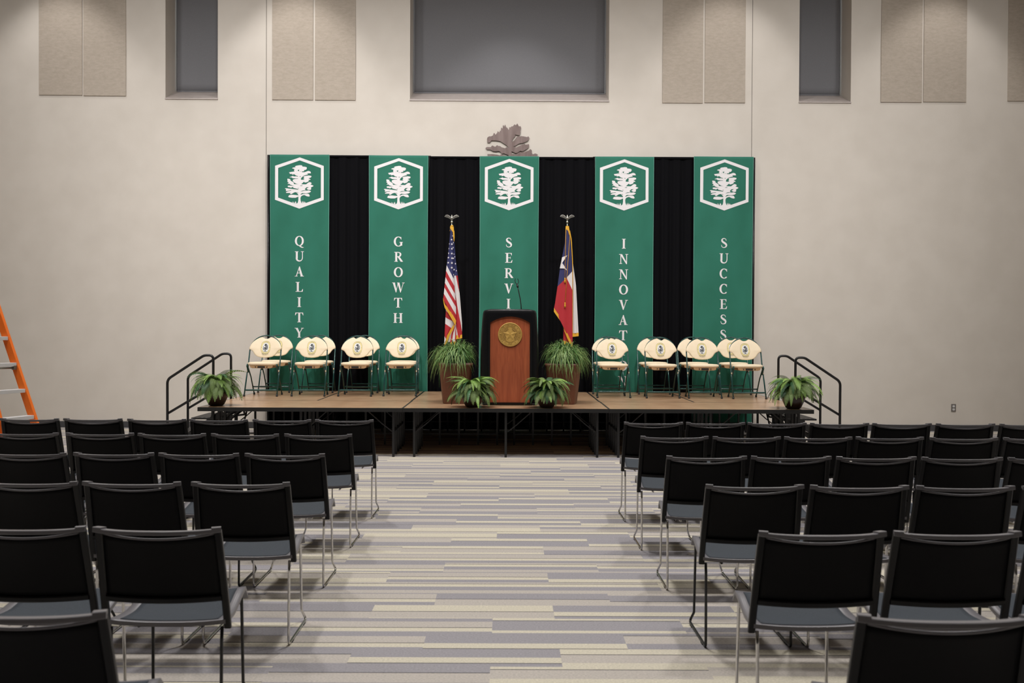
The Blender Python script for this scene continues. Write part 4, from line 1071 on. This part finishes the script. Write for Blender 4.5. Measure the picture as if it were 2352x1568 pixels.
FC = [(-3.378, 13.645, 'cream folding chair in the front stage row beside the left end, by the fern', -.02), (-2.737, 13.69, 'cream folding chair second from left in the front stage row, below QUALITY', 0),
      (-2.102, 13.73, 'cream folding chair third from left in the front stage row, before the black drape', .01), (-1.488, 13.80, 'cream folding chair in the front stage row below GROWTH', 0),
      (-3.389, 14.46, 'cream folding chair leftmost of the rear stage row', 0), (-2.762, 14.47, 'cream folding chair second from left in the rear stage row', 0),
      (-2.110, 14.48, 'cream folding chair third from left in the rear stage row', 0), (-1.522, 14.49, 'cream folding chair in the rear stage row below GROWTH', 0),
      (1.469, 13.655, 'cream folding chair in the front stage row below INNOVATION, nearest the right planter', 0), (2.140, 13.615, 'cream folding chair second right of the planter in the front stage row', 0),
      (2.718, 13.61, 'cream folding chair third right of the planter in the front stage row', 0), (3.316, 13.565, 'cream folding chair rightmost in the front stage row, by the stairs', .02),
      (1.476, 14.43, 'cream folding chair in the rear stage row below INNOVATION, behind the front one', 0), (2.139, 14.42, 'cream folding chair second right of the planter in the rear stage row', 0),
      (2.730, 14.40, 'cream folding chair third right of the planter in the rear stage row', 0), (3.312, 14.40, 'cream folding chair rightmost in the rear stage row below SUCCESS', 0)]
fc0 = fold_chair()
for k, (x, y, lab, rz_) in enumerate(FC):
    c = fc0 if k == 0 else copy_tree(fc0)
    c.location = (x, y, SZ + .001); c.rotation_euler = (0, 0, rz_)
    tag(c, lab, 'chair', 'cream folding chairs on the stage')

# ------------------------------------------------------------------ audience chairs
def stack_chair(leg_mat):
    t = thing('stacking_chair', '', 'chair')
    def yb(x, z):
        s_ = (z - .41) / .393
        return .015 - .105 * s_ - (.018 + .014 * s_) * (1 - (x / .225) ** 2)
    hw = lambda z: .239 - .010 * max(0, (z - .41) / .393) ** 1.5
    m = MB()
    for s_ in (-1, 1):
        zs = [.405, .44, .50, .56, .62, .68, .74, .775, .792]
        m.bar([(s_ * (hw(z) - .0135), yb(hw(z), z), z) for z in zs], .0135, .010, (1, 0, 0), ch=.45)
    xs_ = [-.2285 + .457 * k / 20 for k in range(21)]
    rail = [(x, yb(x, .795) - .002, .794 - .006 * (1 - (x / .2285) ** 4)) for x in xs_]
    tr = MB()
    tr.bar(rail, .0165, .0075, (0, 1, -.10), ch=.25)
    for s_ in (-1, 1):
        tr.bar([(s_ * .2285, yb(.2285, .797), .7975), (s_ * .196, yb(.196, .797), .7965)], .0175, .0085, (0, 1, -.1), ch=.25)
    m.bar([(x * .93, yb(x * .93, .53) - .002, .528 - .006 * (1 - (x / .2285) ** 2)) for x in xs_], .009, .011, (0, 1, 0), ch=.5)
    part('back_frame', m, M['black_plastic'], t)
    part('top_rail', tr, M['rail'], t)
    m = MB()
    def pf(u, v):
        x = -.21 + .42 * u
        zt = .777 - .017 * (1 - (x / .21) ** 2)
        z = .532 + (zt - .532) * v
        return (x, yb(x, z) + .004 + .012 * math.sin(PI * v) * (1 - (x / .21) ** 4), z)
    m.shell(pf, 18, 10, (0, .007, 0)); part('back_panel', m, M['back_mesh'], t)
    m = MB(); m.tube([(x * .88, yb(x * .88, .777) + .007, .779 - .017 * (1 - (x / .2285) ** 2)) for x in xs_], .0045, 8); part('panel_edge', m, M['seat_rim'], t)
    def zs(x, y):
        q = y / .43
        base = .428 - .014 * math.sin(PI * min(1, q / .75)) + .026 * max(0, min(1, (q - .4) / .5)) - .045 * max(0, q - .9) / .1
        return base + .012 * (abs(x) ** 2.5)
    def sf(u, v, k=1., up=0.):
        y = -.002 + .432 * v; h = (.221 - .023 * v) * k
        X = -1 + 2 * u
        return (X * h, y, zs(X * k, y) + up)
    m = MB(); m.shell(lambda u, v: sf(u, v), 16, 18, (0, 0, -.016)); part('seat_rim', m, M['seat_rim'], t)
    m = MB(); m.shell(lambda u, v: sf(u, .085 + .775 * v, .84, .0022), 14, 14, (0, 0, -.003)); part('seat', m, M['seat_mesh'], t)
    for s_ in (-1, 1):
        p = [(s_ * .207, .006, .412), (s_ * .206, .003, .36), (s_ * .2055, .001, .2), (s_ * .205, .0, .0), (s_ * .205, .42, .0), (s_ * .186, .40, .06), (s_ * .182, .388, .425), (s_ * .15, .36, .425)]
        p = [(a, b, c + .0075) if c < .03 else (a, b, c) for a, b, c in p]
        m = MB(); m.tube(fillet(p, [.03, .03, .02, .018, .022, .03], 5), .0066, 10); part('sled_leg', m, leg_mat, t)
        m = MB(); m.box((s_ * .205 - .008, .05, 0), (s_ * .205 + .008, .09, .006)); m.box((s_ * .205 - .008, .33, 0), (s_ * .205 + .008, .37, .006)); part('glide', m, M['rubber'], t)
    m = MB(); m.tube([(-.182, .372, .40), (.182, .372, .40)], .006, 8); m.tube([(-.12, .05, .40), (-.12, .372, .40)], .006, 8); m.tube([(.12, .05, .40), (.12, .372, .40)], .006, 8)
    part('seat_support', m, leg_mat, t)
    return t
proto = {'c': stack_chair(M['chrome']), 'b': stack_chair(M['black_leg'])}
used = {'c': False, 'b': False}
ROWN = ['front', 'second', 'third', 'fourth', 'fifth', 'nearest']
SEATN = ['on the aisle', 'second from the aisle', 'third from the aisle', 'fourth from the aisle', 'fifth from the aisle', 'sixth from the aisle', 'seventh from the aisle']
LEFT = [(8.0, [-1.289, -1.782, -2.283, -2.776, -3.286, -3.782]), (6.925, [-1.292, -1.791, -2.293, -2.791, -3.306]), (5.855, [-1.282, -1.781, -2.275, -2.773]), (4.785, [-1.252, -1.764, -2.25]), (3.72, [-1.272, -1.768]), (2.645, [-1.254])]
RIGHT = [(7.9, [1.150, 1.638, 2.125, 2.613, 3.106, 3.604, 4.106]), (6.88, [1.144, 1.637, 2.127, 2.622, 3.125, 3.632]), (5.825, [1.153, 1.643, 2.133, 2.627, 3.125]), (4.77, [1.168, 1.66, 2.159, 2.658]), (3.69, [1.144, 1.640, 2.137]), (2.635, [1.133])]
BLACK = {('L', 2, 1), ('L', 4, 0), ('L', 5, 0), ('R', 3, 0), ('L', 3, 2), ('R', 4, 2), ('R', 1, 3)}
rnd = random.Random(4)
for side, blk in (('L', LEFT), ('R', RIGHT)):
    for ri, (yy, cxs) in enumerate(blk):
        for ci, x in enumerate(cxs):
            k = 'b' if (side, ri, ci) in BLACK else 'c'
            if used[k]: c = copy_tree(proto[k])
            else: c = proto[k]; used[k] = True
            c.location = (x, yy + (0 if ci == 0 else rnd.uniform(-.012, .012)), 0)
            c.rotation_euler = (0, 0, rnd.uniform(-.012, .012))
            blkn = 'left' if side == 'L' else 'right'
            lab = 'black chair %s, %s row of the %s block%s' % (SEATN[ci], ROWN[ri], blkn, ', black legs' if k == 'b' and ci == 0 else ', chrome legs' if ci == 0 and ri < 5 else '')
            tag(c, lab, 'chair', 'black audience chairs')

# ------------------------------------------------------------------ step ladder at the left
lad = thing('step_ladder', 'orange fibreglass step ladder standing by the wall at far left', 'ladder', (-5.372, 11.27, 0), math.atan2(-.17, .45))
HT = 2.35
def rail_pt(s_, h): return Vector((-.385 * h, s_ * (.245 - .045 * h), h))
for s_ in (-1, 1):
    m = MB()
    # C-channel: web across x, flanges towards the outside
    for (x0, x1, y0, y1) in ((-.10, 0, -.002, .002), (-.004, 0, 0, s_ * .035), (-.10, -.096, 0, s_ * .035)):
        a, b = rail_pt(s_, 0), rail_pt(s_, HT)
        ks = len(m.v)
        for P in (a, b):
            for dx, dy in ((x0, min(y0, y1)), (x1, min(y0, y1)), (x1, max(y0, y1)), (x0, max(y0, y1))): m.v.append((P.x + dx, P.y + dy, P.z))
        for q in ((0, 1, 2, 3), (4, 5, 6, 7), (0, 1, 5, 4), (1, 2, 6, 5), (2, 3, 7, 6), (3, 0, 4, 7)): m.face([ks + i for i in q])
    part('front_rail', m, M['ladder_orange'], lad)
    m = MB(); m.bar([(-1.50, s_ * .26, 0), (-.98, s_ * .14, HT)], .03, .016, (1, 0, 0)); part('rear_rail', m, M['ladder_orange'], lad)
for k in range(7):
    h = .20 + .303 * k
    a, b = rail_pt(-1, h), rail_pt(1, h)
    m = MB(); m.box((a.x - .098, a.y, h - .042), (a.x - .002, b.y, h)); st = part('step', m, M['ladder_alu'], lad, bevel=.003)
    m = MB()
    for s_ in (-1, 1):
        for dz in (-.01, -.026):
            P = rail_pt(s_, h); m.ball((P.x + .001, P.y + s_ * .013, h + dz), .005, 8)
    part('rivet', m, M['steel'], st)
m = MB()
m.tube([rail_pt(1, 1.05) + Vector((-.04, -.03, 0)), rail_pt(-1, 1.05) + Vector((-.04, .03, 0))], .011, 10)
P = rail_pt(1, 1.05); m.box((P.x - .058, P.y - .045, P.z - .022), (P.x - .02, P.y - .004, P.z + .026))
part('spreader_bar', m, M['steel'], lad)
m = MB(); m.box((-1.04, -.19, HT - .02), (-.84, .19, HT + .06)); part('top_cap', m, M['ladder_orange'], lad, bevel=.01)
